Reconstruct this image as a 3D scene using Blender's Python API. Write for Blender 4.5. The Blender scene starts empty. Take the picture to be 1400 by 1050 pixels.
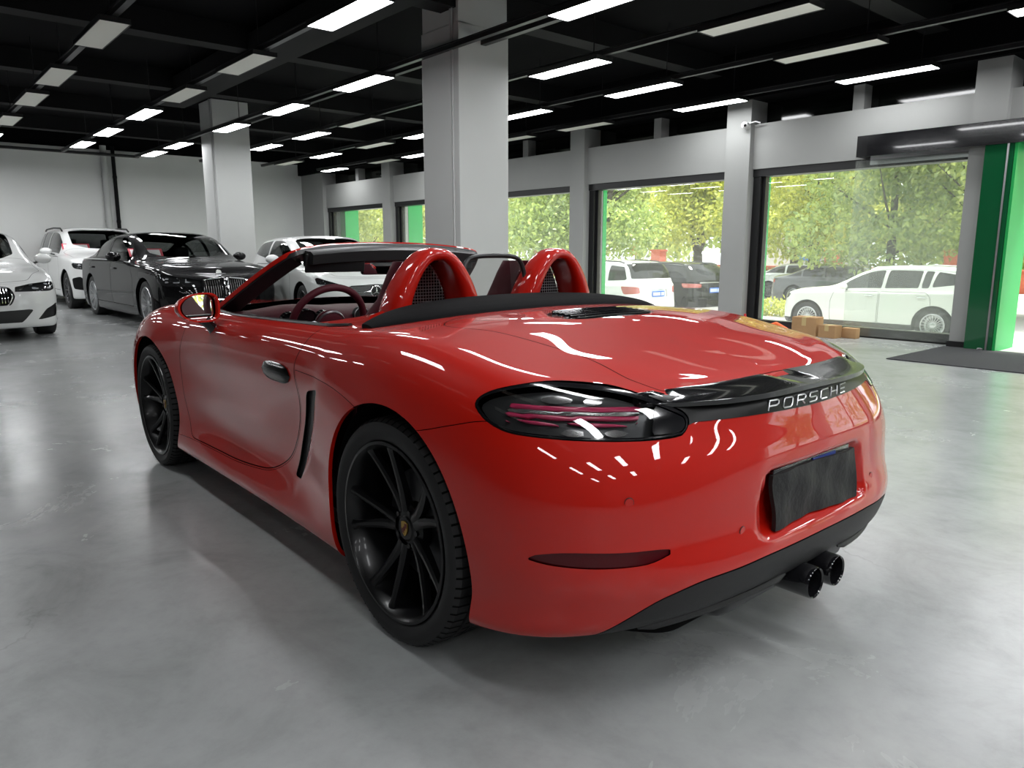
import bpy, bmesh, math, random
import numpy as np
from mathutils import Vector, Matrix
from mathutils.bvhtree import BVHTree
PI = math.pi
random.seed(7)
C = bpy.context.scene.collection

# ------------------------------------------------------------------ materials
MATS = {}
def mat(name, col, rough=.5, metal=0., coat=0., coat_rough=.03, trans=0., ior=1.45, emit=None, estr=0., spec=.5, alpha=1., bump=0., bscale=200., noise=0., nscale=30., sheen=0.):
    if name in MATS: return MATS[name]
    m = bpy.data.materials.new(name); m.use_nodes = True
    nt = m.node_tree; b = nt.nodes['Principled BSDF']
    b.inputs['Base Color'].default_value = (*col, 1); b.inputs['Roughness'].default_value = rough
    b.inputs['Metallic'].default_value = metal; b.inputs['IOR'].default_value = ior
    b.inputs['Coat Weight'].default_value = coat; b.inputs['Coat Roughness'].default_value = coat_rough
    b.inputs['Transmission Weight'].default_value = trans; b.inputs['Alpha'].default_value = alpha
    b.inputs['Specular IOR Level'].default_value = spec; b.inputs['Sheen Weight'].default_value = sheen
    if emit: b.inputs['Emission Color'].default_value = (*emit, 1); b.inputs['Emission Strength'].default_value = estr
    if bump or noise:
        tc = nt.nodes.new('ShaderNodeTexCoord'); nz = nt.nodes.new('ShaderNodeTexNoise')
        nz.inputs['Scale'].default_value = bscale if bump else nscale; nz.inputs['Detail'].default_value = 4
        nt.links.new(tc.outputs['Object'], nz.inputs['Vector'])
        if bump:
            bp = nt.nodes.new('ShaderNodeBump'); bp.inputs['Strength'].default_value = bump; bp.inputs['Distance'].default_value = .01
            nt.links.new(nz.outputs['Fac'], bp.inputs['Height']); nt.links.new(bp.outputs['Normal'], b.inputs['Normal'])
        if noise:
            cr = nt.nodes.new('ShaderNodeMapRange'); cr.inputs['To Min'].default_value = 1 - noise; cr.inputs['To Max'].default_value = 1 + noise
            n2 = nt.nodes.new('ShaderNodeTexNoise'); n2.inputs['Scale'].default_value = nscale; n2.inputs['Detail'].default_value = 5
            nt.links.new(tc.outputs['Object'], n2.inputs['Vector']); nt.links.new(n2.outputs['Fac'], cr.inputs['Value'])
            mx = nt.nodes.new('ShaderNodeMix'); mx.data_type = 'RGBA'; mx.blend_type = 'MULTIPLY'; mx.inputs[0].default_value = 1
            mx.inputs[6].default_value = (*col, 1); nt.links.new(cr.outputs['Result'], mx.inputs[7]); nt.links.new(mx.outputs[2], b.inputs['Base Color'])
    MATS[name] = m
    return m
def glass_mat(name, tint=(1, 1, 1), refl=1., rough=0.):
    """thin window glass: see-through with a fresnel mirror"""
    if name in MATS: return MATS[name]
    m = bpy.data.materials.new(name); m.use_nodes = True; nt = m.node_tree; nt.nodes.clear()
    o = nt.nodes.new('ShaderNodeOutputMaterial'); t = nt.nodes.new('ShaderNodeBsdfTransparent'); g = nt.nodes.new('ShaderNodeBsdfGlossy')
    lw = nt.nodes.new('ShaderNodeLayerWeight'); pw = nt.nodes.new('ShaderNodeMath'); pw.operation = 'POWER'; pw.inputs[1].default_value = 5
    ma = nt.nodes.new('ShaderNodeMath'); ma.operation = 'MULTIPLY_ADD'; ma.inputs[1].default_value = .92; ma.inputs[2].default_value = .05 * refl; ma.use_clamp = True
    nt.links.new(lw.outputs['Facing'], pw.inputs[0]); nt.links.new(pw.outputs[0], ma.inputs[0]); mx = nt.nodes.new('ShaderNodeMixShader')
    t.inputs['Color'].default_value = (*tint, 1); g.inputs['Color'].default_value = (1, 1, 1, 1); g.inputs['Roughness'].default_value = rough
    nt.links.new(ma.outputs[0], mx.inputs[0]); nt.links.new(t.outputs[0], mx.inputs[1]); nt.links.new(g.outputs[0], mx.inputs[2]); nt.links.new(mx.outputs[0], o.inputs['Surface'])
    MATS[name] = m
    return m

# ------------------------------------------------------------------ scene objects
def meta(o, label=None, cat=None, group=None, kind=None):
    if label: o['label'] = label
    if cat: o['category'] = cat
    if group: o['group'] = group
    if kind: o['kind'] = kind
    return o
def empty(name, loc=(0, 0, 0), rz=0., parent=None, label=None, cat=None, group=None):
    o = bpy.data.objects.new(name, None); C.objects.link(o); o.location = loc; o.rotation_euler = (0, 0, rz); o.empty_display_size = .1
    if parent: o.parent = parent
    return meta(o, label, cat, group)
def copy_tree(o, parent=None):
    c = o.copy(); C.objects.link(c); c.parent = parent
    for ch in list(o.children): copy_tree(ch, c)
    return c

def Rz(a): return Matrix.Rotation(a, 4, 'Z')
def T(x, y, z): return Matrix.Translation((x, y, z))

class MB:
    """collects shapes, builds them as one mesh object"""
    def __init__(s): s.v = []; s.f = []; s.m = Matrix.Identity(4); s.n = None
    def add(s, V, F):
        b = len(s.v)
        for p in V: s.v.append(tuple(s.m @ Vector((float(p[0]), float(p[1]), float(p[2])))))
        for f in F: s.f.append(tuple(int(i) + b for i in f))
        return s
    def box(s, x0, x1, y0, y1, z0, z1):
        V = [(x, y, z) for z in (z0, z1) for y in (y0, y1) for x in (x0, x1)]
        return s.add(V, [(0, 2, 3, 1), (4, 5, 7, 6), (0, 1, 5, 4), (2, 6, 7, 3), (0, 4, 6, 2), (1, 3, 7, 5)])
    def rbox(s, x0, x1, y0, y1, z0, z1, r=.01, seg=3):
        """box with rounded edges"""
        bm = bmesh.new(); bmesh.ops.create_cube(bm, size=1)
        for v in bm.verts: v.co = Vector(((x0 + x1) / 2 + v.co.x * (x1 - x0), (y0 + y1) / 2 + v.co.y * (y1 - y0), (z0 + z1) / 2 + v.co.z * (z1 - z0)))
        bmesh.ops.bevel(bm, geom=bm.edges[:], offset=r, segments=seg, profile=.5, affect='EDGES')
        bm.verts.index_update()
        s.add([v.co[:] for v in bm.verts], [[v.index for v in f.verts] for f in bm.faces]); bm.free()
        return s
    def grid(s, P, closed_u=False, closed_v=False, flip=False):
        P = np.asarray(P, float); nu, nv = P.shape[:2]
        F = []
        for i in range(nu if closed_u else nu - 1):
            for j in range(nv if closed_v else nv - 1):
                a, b, c, d = i * nv + j, ((i + 1) % nu) * nv + j, ((i + 1) % nu) * nv + (j + 1) % nv, i * nv + (j + 1) % nv
                F.append((a, d, c, b) if flip else (a, b, c, d))
        return s.add(P.reshape(-1, 3), F)
    def tube(s, path, r, n=8, closed=False, cap=True, flat=1., up=None):
        """round (or flattened) tube along a path; r may be a list"""
        path = [Vector(p) for p in path]; m = len(path); rr = r if hasattr(r, '__len__') else [r] * m
        rings = []; prev = None
        for i, p in enumerate(path):
            a = path[(i - 1) % m] if (closed or i > 0) else p; b = path[(i + 1) % m] if (closed or i < m - 1) else p
            t = (b - a).normalized() if (b - a).length > 1e-9 else Vector((0, 0, 1))
            if up is not None: n1 = Vector(up)
            else: n1 = prev if prev is not None else (Vector((0, 0, 1)) if abs(t.z) < .9 else Vector((1, 0, 0)))
            n1 = (n1 - t * n1.dot(t)).normalized(); n2 = t.cross(n1); prev = n1
            rings.append([p + (n1 * math.cos(k * 2 * PI / n) * flat + n2 * math.sin(k * 2 * PI / n)) * rr[i] for k in range(n)])
        s.grid([[q[:] for q in g] for g in rings], closed_u=closed, closed_v=True)
        if cap and not closed:
            b = len(s.v)
            for g in (rings[0], rings[-1]): s.add([q[:] for q in g], [list(range(n))])
        return s
    def lathe(s, prof, n=48, axis='z', cap=False, closed=False):
        """prof: (radius, height)"""
        P = []
        for k in range(n):
            c, q = math.cos(2 * PI * k / n), math.sin(2 * PI * k / n)
            row = []
            for (r, h) in prof:
                row.append((r * c, r * q, h) if axis == 'z' else ((r * c, h, r * q) if axis == 'y' else (h, r * c, r * q)))
            P.append(row)
        s.grid(P, closed_u=True, closed_v=closed)
        return s
    def cyl(s, x, y, z0, z1, r, n=24):
        return s.m_do(T(x, y, 0), lambda: s.lathe([(0, z0), (r, z0), (r, z1), (0, z1)], n))
    def m_do(s, M, fn):
        o = s.m; s.m = o @ M; fn(); s.m = o
        return s
    def prism(s, poly, a0, a1, axis='z'):
        """extrude a 2-D polygon; axis = extrusion axis"""
        n = len(poly)
        def q(p, h): return (p[0], p[1], h) if axis == 'z' else ((p[0], h, p[1]) if axis == 'y' else (h, p[0], p[1]))
        V = [q(p, a0) for p in poly] + [q(p, a1) for p in poly]
        return s.add(V, [tuple(range(n))[::-1], tuple(range(n, 2 * n))] + [(i, (i + 1) % n, (i + 1) % n + n, i + n) for i in range(n)])
    def sphere(s, c, r, n=24, m=12, sc=(1, 1, 1)):
        P = []
        for i in range(m + 1):
            th = PI * i / m
            P.append([(c[0] + r * sc[0] * math.sin(th) * math.cos(2 * PI * k / n), c[1] + r * sc[1] * math.sin(th) * math.sin(2 * PI * k / n), c[2] + r * sc[2] * math.cos(th)) for k in range(n)])
        return s.grid(P, closed_v=True)
    def build(s, name, material, parent=None, angle=35, bevel=0., fixn=True, solid=0., **kw):
        me = bpy.data.meshes.new(name); me.from_pydata(s.v, [], s.f)
        if fixn:
            bm = bmesh.new(); bm.from_mesh(me); bmesh.ops.remove_doubles(bm, verts=bm.verts, dist=1e-6); bmesh.ops.recalc_face_normals(bm, faces=bm.faces); bm.to_mesh(me); bm.free()
        me.materials.append(material)
        for p in me.polygons: p.use_smooth = True
        if angle is not None: me.set_sharp_from_angle(angle=math.radians(angle))
        o = bpy.data.objects.new(name, me); C.objects.link(o)
        if parent: o.parent = parent
        if solid:
            sm = o.modifiers.new('Solidify', 'SOLIDIFY'); sm.thickness = solid; sm.offset = 0
        if bevel:
            bv = o.modifiers.new('Bevel', 'BEVEL'); bv.width = bevel; bv.segments = 2; bv.limit_method = 'ANGLE'; bv.angle_limit = math.radians(40)
        return meta(o, **kw)

# ------------------------------------------------------------------ splines / polygons
def nspline(xk, yk, x):
    xk = np.asarray(xk, float); yk = np.asarray(yk, float); n = len(xk); h = np.diff(xk); A = np.zeros((n, n)); b = np.zeros(n); A[0, 0] = A[-1, -1] = 1
    for i in range(1, n - 1):
        A[i, i - 1] = h[i - 1]; A[i, i] = 2 * (h[i - 1] + h[i]); A[i, i + 1] = h[i]; b[i] = 3 * ((yk[i + 1] - yk[i]) / h[i] - (yk[i] - yk[i - 1]) / h[i - 1])
    c = np.linalg.solve(A, b); x = np.asarray(x, float); i = np.clip(np.searchsorted(xk, x) - 1, 0, n - 2); d = x - xk[i]
    return yk[i] + ((yk[i + 1] - yk[i]) / h[i] - h[i] * (2 * c[i] + c[i + 1]) / 3) * d + c[i] * d * d + (c[i + 1] - c[i]) / (3 * h[i]) * d ** 3
def pchip(xk, yk, x):
    xk = np.asarray(xk, float); yk = np.asarray(yk, float); h = np.diff(xk); dl = np.diff(yk) / h; m = np.zeros(len(xk)); m[0] = dl[0]; m[-1] = dl[-1]
    for i in range(1, len(xk) - 1):
        if dl[i - 1] * dl[i] > 0:
            w1 = 2 * h[i] + h[i - 1]; w2 = h[i] + 2 * h[i - 1]; m[i] = (w1 + w2) / (w1 / dl[i - 1] + w2 / dl[i])
    x = np.clip(np.asarray(x, float), xk[0], xk[-1]); i = np.clip(np.searchsorted(xk, x) - 1, 0, len(xk) - 2); t = (x - xk[i]) / h[i]
    return (2 * t ** 3 - 3 * t ** 2 + 1) * yk[i] + (t ** 3 - 2 * t ** 2 + t) * h[i] * m[i] + (-2 * t ** 3 + 3 * t ** 2) * yk[i + 1] + (t ** 3 - t ** 2) * h[i] * m[i + 1]
def bspl_rows(P, per):
    def lim(Q):
        E = np.concatenate([2 * Q[:1] - Q[1:2], Q, 2 * Q[-1:] - Q[-2:-1]])
        return (E[:-2] + 4 * E[1:-1] + E[2:]) / 6
    K = P.copy()
    for _ in range(6): K = K + (P - lim(K)) * .9
    E = np.concatenate([2 * K[:1] - K[1:2], K, 2 * K[-1:] - K[-2:-1]]); out = []
    for i in range(len(P) - 1):
        a, b, c, d = E[i], E[i + 1], E[i + 2], E[i + 3]
        for k in range(per):
            t = k / per; out.append(((1 - t) ** 3 * a + (3 * t ** 3 - 6 * t * t + 4) * b + (-3 * t ** 3 + 3 * t * t + 3 * t + 1) * c + t ** 3 * d) / 6)
    out.append((E[-3] + 4 * E[-2] + E[-1]) / 6)
    return np.array(out)
def cr(pts, n=8, closed=False):
    """Catmull-Rom curve through points of any dimension"""
    P = np.asarray(pts, float); m = len(P); out = []
    for i in range(m if closed else m - 1):
        p1, p2 = P[i], P[(i + 1) % m]
        p0 = P[(i - 1) % m] if (closed or i > 0) else 2 * p1 - p2
        p3 = P[(i + 2) % m] if (closed or i < m - 2) else 2 * p2 - p1
        for k in range(n):
            t = k / n; out.append(.5 * (2 * p1 + (p2 - p0) * t + (2 * p0 - 5 * p1 + 4 * p2 - p3) * t * t + (3 * p1 - p0 - 3 * p2 + p3) * t ** 3))
    if not closed: out.append(P[-1])
    return np.array(out)
def rpoly(pts, r, n=5):
    """polygon with rounded corners (r: one radius or one for each corner)"""
    out = []; m = len(pts); R = r if hasattr(r, '__len__') else [r] * m
    for i in range(m):
        p = np.array(pts[i], float); a = np.array(pts[i - 1], float) - p; b = np.array(pts[(i + 1) % m], float) - p
        la, lb = np.linalg.norm(a), np.linalg.norm(b); q = min(R[i], la * .49, lb * .49)
        A = p + a / la * q; B = p + b / lb * q
        for k in range(n + 1):
            t = k / n; out.append((1 - t) ** 2 * A + 2 * t * (1 - t) * p + t * t * B)
    return np.array(out)
def sdpoly(x, y, poly):
    """signed distance to a polygon (negative inside)"""
    x = np.asarray(x, float); y = np.asarray(y, float); P = np.asarray(poly, float); d = np.full(x.shape, 1e9); s = np.ones(x.shape); n = len(P)
    for i in range(n):
        a, b = P[i], P[i - 1]; e = b - a; wx, wy = x - a[0], y - a[1]
        t = np.clip((wx * e[0] + wy * e[1]) / max(e @ e, 1e-12), 0, 1); d = np.minimum(d, (wx - e[0] * t) ** 2 + (wy - e[1] * t) ** 2)
        c1 = y >= a[1]; c2 = y < b[1]; c3 = e[0] * wy > e[1] * wx
        k = (c1 & c2 & c3) | (~c1 & ~c2 & ~c3); s = np.where(k, -s, s)
    return s * np.sqrt(d)

# ------------------------------------------------------------------ shells that can be cut along curves
class Shell:
    """polygon surface with vertex normals and attributes; split(f) cuts it along f = 0"""
    def __init__(s, V, N, A, F): s.V, s.N, s.A, s.F = V, N, A, F
    @staticmethod
    def from_grid(P, A=None):
        nu, nv = P.shape[:2]
        du = np.zeros_like(P); dv = np.zeros_like(P); du[1:-1] = P[2:] - P[:-2]; du[0] = P[1] - P[0]; du[-1] = P[-1] - P[-2]
        dv[:, 1:-1] = P[:, 2:] - P[:, :-2]; dv[:, 0] = P[:, 1] - P[:, 0]; dv[:, -1] = P[:, -1] - P[:, -2]
        N = np.cross(du, dv); L = np.linalg.norm(N, axis=-1, keepdims=True); N = np.where(L > 1e-14, N / np.maximum(L, 1e-14), [0, 0, 1])
        F = []
        for i in range(nu - 1):
            for j in range(nv - 1): F.append((i * nv + j, (i + 1) * nv + j, (i + 1) * nv + j + 1, i * nv + j + 1))
        return Shell(P.reshape(-1, 3), N.reshape(-1, 3), (A.reshape(nu * nv, -1) if A is not None else np.zeros((nu * nv, 1))), F)
    def col(s, k): return s.V[:, k]
    def split(s, val):
        """(part where val < 0, part where val > 0)"""
        val = np.where(np.abs(val) < 1e-9, 1e-9, val); neg = val < 0
        V = [*s.V]; N = [*s.N]; A = [*s.A]; cut = {}; Fi, Fo = [], []
        def mid(a, b):
            k = (a, b) if a < b else (b, a)
            if k not in cut:
                i, j = k; t = val[i] / (val[i] - val[j]); cut[k] = len(V)
                V.append(s.V[i] + (s.V[j] - s.V[i]) * t); n = s.N[i] + (s.N[j] - s.N[i]) * t; N.append(n / max(np.linalg.norm(n), 1e-9)); A.append(s.A[i] + (s.A[j] - s.A[i]) * t)
            return cut[k]
        for f in s.F:
            q = [neg[i] for i in f]
            if all(q): Fi.append(f)
            elif not any(q): Fo.append(f)
            else:
                fi, fo = [], []
                for a, b in zip(f, f[1:] + f[:1]):
                    (fi if neg[a] else fo).append(a)
                    if neg[a] != neg[b]: m = mid(a, b); fi.append(m); fo.append(m)
                if len(fi) > 2: Fi.append(tuple(fi))
                if len(fo) > 2: Fo.append(tuple(fo))
        V = np.array(V); N = np.array(N); A = np.array(A)
        return Shell(V, N, A, Fi).clean(), Shell(V, N, A, Fo).clean()
    def clean(s):
        if not s.F: return Shell(s.V[:0], s.N[:0], s.A[:0], [])
        u = sorted({i for f in s.F for i in f}); mp = {o: k for k, o in enumerate(u)}
        return Shell(s.V[u], s.N[u], s.A[u], [tuple(mp[i] for i in f) for f in s.F])
    def inside(s, val): return s.split(val)[0]
    def outside(s, val): return s.split(val)[1]
    def mirror(s):
        m = np.array([1, -1, 1.]); return Shell(s.V * m, s.N * m, s.A, [f[::-1] for f in s.F])
    def join(s, o):
        b = len(s.V); return Shell(np.concatenate([s.V, o.V]), np.concatenate([s.N, o.N]), np.concatenate([s.A, o.A]), s.F + [tuple(i + b for i in f) for f in o.F])
    def both(s): return s.join(s.mirror())
    def offset(s, d): return Shell(s.V + s.N * (d[:, None] if hasattr(d, 'shape') else d), s.N, s.A, s.F)
    def build(s, name, material, parent=None, solid=0., **kw):
        me = bpy.data.meshes.new(name); me.from_pydata([tuple(v) for v in s.V], [], s.F)
        me.materials.append(material)
        for p in me.polygons: p.use_smooth = True
        if len(s.F): me.normals_split_custom_set_from_vertices([tuple(n) for n in s.N])
        o = bpy.data.objects.new(name, me); C.objects.link(o)
        if parent: o.parent = parent
        if solid:
            sm = o.modifiers.new('Solidify', 'SOLIDIFY'); sm.thickness = solid; sm.offset = -1
        return meta(o, **kw)
    def bvh(s): return BVHTree.FromPolygons([tuple(v) for v in s.V], s.F)

def loft_rows(rows, XS, per=8, nt=60, ns=220, nn=30, sm=50):
    """half body: each row runs from the tail centre round the corner, along the side and round the nose"""
    out = []
    for (xt, pn, zt, W, Z, xn, zn) in rows:
        th = np.linspace(0, PI / 2, nt + 1); x0, w0 = XS[0], W[0]; cx, sy = np.cos(th) ** (2 / pn), np.sin(th) ** (2 / pn)
        tx, ty = x0 - (x0 - xt) * cx, w0 * sy; f = ty / w0 if w0 > 0 else np.linspace(0, 1, nt + 1)
        if w0 == 0: tx = np.linspace(xt, x0, nt + 1)
        ff = np.clip((tx - xt) / (x0 - xt), 0, 1); tz = zt + (Z[0] - zt) * (ff if w0 == 0 else .35 * f ** 3 + .65 * ff)
        def even(a, b, c, n):
            d = np.r_[0, np.cumsum(np.hypot(np.diff(a), np.diff(b)))]; u = np.linspace(0, d[-1], n + 1)
            return np.interp(u, d, a), np.interp(u, d, b), np.interp(u, d, c)
        tx, ty, tz = even(tx, ty, tz, nt)
        xs = np.linspace(x0, XS[-1] if xn > XS[-1] + .05 else xn - .06, ns + 1); xe = xs[-1]; ys, zs = nspline(XS, W, xs), nspline(XS, Z, xs)
        th = np.linspace(0, PI / 2, nn + 1); cx, sy = np.cos(th) ** (2 / 2.4), np.sin(th) ** (2 / 2.4); we = ys[-1]
        nx, ny = xe + (xn - xe) * cx, we * sy
        if we <= 1e-6: nx = np.linspace(xn, xe, nn + 1)
        nz = zn + (zs[-1] - zn) * np.clip((xn - nx) / (xn - xe), 0, 1)
        nx, ny, nz = even(nx, ny, nz, nn); nx, ny, nz = nx[::-1], ny[::-1], nz[::-1]
        R = np.stack([np.r_[tx, xs[1:], nx[1:]], np.r_[ty, ys[1:], ny[1:]], np.r_[tz, zs[1:], nz[1:]]], 1)
        for _ in range(sm):
            E = np.concatenate([R[1:2] * [1, -1, 1], R, R[-2:-1] * [1, -1, 1]]); R = (E[:-2] + 2 * E[1:-1] + E[2:]) / 4
        out.append(R)
    return bspl_rows(np.array(out), per)

# ------------------------------------------------------------------ common materials
RED = mat('red_paint', (.42, .0065, .0015), rough=.5, coat=1., coat_rough=.015, spec=.15)
BLACK = mat('gloss_black', (.006, .006, .007), rough=.12, coat=.6)
SATIN = mat('satin_black', (.012, .012, .013), rough=.38)
PLASTIC = mat('black_plastic', (.009, .009, .0095), rough=.55, bump=.15, bscale=900)
RUBBER = mat('tyre_rubber', (.010, .010, .0105), rough=.62, bump=.1, bscale=300)
DARK = mat('dark_void', (.004, .004, .004), rough=.9, spec=.1)
FABRIC = mat('black_fabric', (.0025, .0025, .003), rough=.95, bump=.3, bscale=1500, spec=.2)
CHROME = mat('chrome', (.85, .85, .86), rough=.08, metal=1.)
SILVER = mat('silver_metal', (.6, .6, .62), rough=.28, metal=1.)
MIRROR = mat('mirror_glass', (.85, .86, .86), rough=.01, metal=1.)

# ================================================================== the red roadster
CAR_YAW = 0.
LEATHER = mat('burgundy_leather', (.058, .006, .012), rough=.55, spec=.25, bump=.12, bscale=700)
LENS = mat('smoked_lens', (.02, .02, .022), rough=.05, coat=1., trans=.0)
WHEELB = mat('black_wheel_paint', (.0035, .0035, .004), rough=.32, coat=.12, spec=.35)
DISC = mat('brake_disc', (.09, .09, .095), rough=.4, metal=.9)
GOLD = mat('gold_crest', (.45, .29, .06), rough=.35, metal=.8)
REDLENS = mat('red_lens', (.06, .002, .004), rough=.15, coat=.2, spec=.3)
XS = [-.30, -.1, .15, .4, .7, 1.05, 1.4, 1.75, 2.1, 2.475, 2.75, 2.95]
ROWS=[
 (-.66,2.8,.25,[.74,.76,.76,.74,.72,.71,.71,.71,.72,.74,.70,.66],[.165,.155,.145,.14,.14,.14,.14,.14,.14,.15,.16,.16],3.10,.17),
 (-.82,2.9,.272,[.855,.865,.86,.845,.835,.83,.83,.832,.838,.845,.83,.805],[.185,.168,.155,.15,.15,.15,.15,.15,.15,.155,.165,.17],3.27,.17),
 (-.880,2.9,.335,[.872,.89,.89,.875,.862,.857,.855,.855,.857,.868,.86,.835],[.275,.24,.225,.22,.22,.22,.22,.22,.22,.225,.23,.235],3.35,.24),
 (-.890,3.0,.41,[.883,.898,.90,.875,.836,.814,.808,.818,.848,.880,.872,.845],[.37,.36,.35,.345,.34,.34,.34,.34,.34,.345,.345,.345],3.385,.34),
 (-.868,3.0,.48,[.892,.902,.902,.88,.840,.820,.818,.825,.85,.884,.877,.85],[.485,.485,.48,.475,.47,.47,.47,.47,.47,.47,.46,.45],3.39,.43),
 (-.861,3.0,.57,[.892,.903,.903,.882,.848,.832,.828,.832,.85,.886,.877,.845],[.595,.60,.60,.595,.585,.585,.585,.585,.585,.585,.575,.56],3.375,.52),
 (-.857,2.7,.655,[.884,.898,.90,.88,.858,.846,.842,.842,.852,.884,.868,.825],[.69,.70,.70,.695,.69,.69,.69,.69,.69,.69,.67,.645],3.33,.59),
 (-.836,2.45,.725,[.862,.878,.882,.870,.855,.846,.842,.838,.842,.866,.845,.795],[.77,.79,.795,.787,.78,.775,.775,.775,.775,.775,.745,.71],3.26,.645),
 (-.825,2.15,.785,[.820,.840,.848,.838,.830,.824,.818,.812,.808,.828,.802,.75],[.835,.86,.87,.860,.850,.845,.840,.836,.838,.838,.80,.755],3.17,.68),
 (-.785,2.0,.81,[.755,.77,.785,.785,.780,.774,.766,.758,.748,.762,.735,.685],[.873,.909,.920,.905,.893,.886,.880,.876,.876,.876,.835,.785],3.07,.70),
 (-.72,2.0,.822,[.655,.665,.675,.68,.68,.68,.675,.665,.655,.65,.63,.585],[.886,.921,.934,.924,.914,.906,.900,.898,.895,.882,.84,.79],2.97,.715),
 (-.69,2.3,.83,[.47,.47,.47,.47,.47,.47,.47,.47,.47,.46,.43,.40],[.902,.938,.951,.947,.937,.925,.918,.912,.895,.845,.79,.745],2.93,.725),
 (-.675,2.2,.835,[.24,.24,.24,.24,.24,.24,.24,.24,.24,.24,.22,.20],[.911,.949,.961,.962,.95,.94,.93,.925,.905,.838,.775,.73],2.91,.725),
 (-.67,2.0,.838,[0]*12,[.914,.953,.965,.967,.955,.945,.935,.93,.91,.835,.772,.73],2.90,.725),
]

G = loft_rows(ROWS, XS)
nu, nv = G.shape[:2]
# number plate recess pressed into the bumper
yy, zz = G[..., 1], G[..., 2]
tail = G[..., 0] < -.6
sd = sdpoly(yy, zz, rpoly([(-.5, .445), (.285, .445), (.25, .60), (-.5, .60)], .03))
sd2 = sdpoly(yy, zz, rpoly([(-.5, .445), (.245, .445), (.245, .60), (-.5, .60)], .03))
t_ = np.clip(.5 - sd / .03, 0, 1); G[..., 0] += np.where(tail, .042 * t_ * t_ * (3 - 2 * t_), 0)
# scoop in the door that leads into the side intake
sx, sz = G[..., 0], G[..., 2]
xc_ = pchip([.2, .34, .5, .7, .9], [.80, .735, .61, .505, .47], sz); dx_ = sx - xc_
sc_ = np.where(dx_ > 0, np.exp(-(dx_ / .26) ** 2), np.exp(-(dx_ / .04) ** 2)) * np.exp(-((sz - .53) / .17) ** 2)
G[..., 1] -= np.where((G[..., 1] > .6) & (sx > .3), .020 * sc_, 0)
arc = np.r_[0, np.cumsum(np.linalg.norm(np.diff(G[48], axis=0), axis=1))]
attr = np.stack(np.meshgrid(np.arange(nu) / 8., arc, indexing='ij'), -1)
body = Shell.from_grid(G, attr)
if (body.N * (body.V - [1.2, 0, .5])).sum() < 0: body.N = -body.N; body.F = [f[::-1] for f in body.F]
RW = (0., .347, .392); FW = (2.475, .337, .383)       # wheel arch centre x, z, radius
def arch(s, grow=0.): return np.minimum(np.hypot(s.V[:, 0] - RW[0], s.V[:, 2] - RW[1]) - RW[2] - grow, np.hypot(s.V[:, 0] - FW[0], s.V[:, 2] - FW[1]) - FW[2] - grow)
COCK = rpoly([(.30, -.9), (.36, .66), (.62, .735), (1.50, .735), (1.86, .695), (2.03, .35), (2.07, -.9)], [.02, .12, .2, .3, .2, .3, .02])
def cock(s, grow=0.): return np.maximum(sdpoly(s.V[:, 0], s.V[:, 1], COCK) - grow, .80 - s.V[:, 2])
body = body.outside(arch(body)); body = body.outside(cock(body))
liner = body.offset(-.014)
car = empty('sports_car', (0, 0, 0), CAR_YAW, label='red open-top two-seater sports car with black wheels, seen from behind', cat='car')
def az(s): return s.A[:, 1], s.V[:, 2]
TL = cr([(1.118, .797), (1.095, .822), (1.035, .840), (.952, .851), (.848, .847), (.744, .837), (.64, .817), (.55, .789), (.523, .772), (.522, .748), (.540, .731), (.60, .7265), (.70, .727), (.89, .733), (.993, .739), (1.06, .757), (1.10, .778)], 5, True)
lens, body = body.split(np.maximum(sdpoly(*az(body), TL), (body.A[:, 0] - 9.25) * .05))
lens = lens.inside(sdpoly(*az(lens), TL) + .004); liner = liner.outside(np.maximum(sdpoly(*az(liner), TL), (liner.A[:, 0] - 9.25) * .05))
STRIPM = mat('strip_black', (.004, .004, .004), rough=.3, spec=.25)
HANDLEM = mat('handle_black', (.003, .003, .003), rough=.14, spec=.35)
STRIP = [(-.1, .750), (.50, .758), (.56, .742), (.60, .80), (.655, .822), (.52, .812), (.3, .80), (-.1, .798)]
strip, body = body.split(np.maximum(sdpoly(*az(body), STRIP), (body.A[:, 0] - 9.0) * .05))
REFL = cr([(.925, .449), (.88, .438), (.765, .436), (.66, .440), (.615, .447), (.565, .466), (.60, .474), (.68, .474), (.83, .472)], 4, True)
refl, body = body.split(np.maximum(sdpoly(*az(body), REFL), (body.A[:, 0] - 9.) * .05))
refl = refl.offset(-.006)
# lower black diffuser: below a line that swoops up behind the corners
dline = pchip([-.1, .26, .36, .47, .60, .66, .73, .80, .9], [.402, .398, .392, .385, .352, .318, .268, .215, .10], body.A[:, 1])
diff, body = body.split(np.maximum(body.V[:, 2] - dline, body.V[:, 0] + .3))
diff = diff.inside(np.maximum(diff.V[:, 2] - pchip([-.1, .26, .36, .47, .60, .66, .73, .80, .9], [.402, .398, .392, .385, .352, .318, .268, .215, .10], diff.A[:, 1]) + .004, -9))
# side intake
INT = rpoly([(.452, .715), (.562, .692), (.60, .62), (.68, .50), (.765, .335), (.70, .335), (.59, .46), (.515, .60)], [.012, .02, .1, .1, .012, .012, .1, .1])
intake, body = body.split(np.maximum(sdpoly(body.V[:, 0], body.V[:, 2], INT), .6 - body.V[:, 1]))
# door
DOOR = rpoly([(2.025, .66), (2.005, .42), (1.93, .262), (1.30, .270), (.98, .305), (.80, .40), (.70, .53), (.635, .66), (.668, .76), (.60, .875), (.60, 1.1), (1.93, 1.1), (1.93, .80)], [.1, .1, .05, .3, .12, .12, .1, .1, .08, .05, .01, .01, .2])
def door_f(s): return np.maximum(sdpoly(s.V[:, 0], s.V[:, 2], DOOR), .55 - s.V[:, 1])
f = door_f(body); door, body = body.split(f + .0022)
body = body.outside(door_f(body) - .0022)
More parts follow.
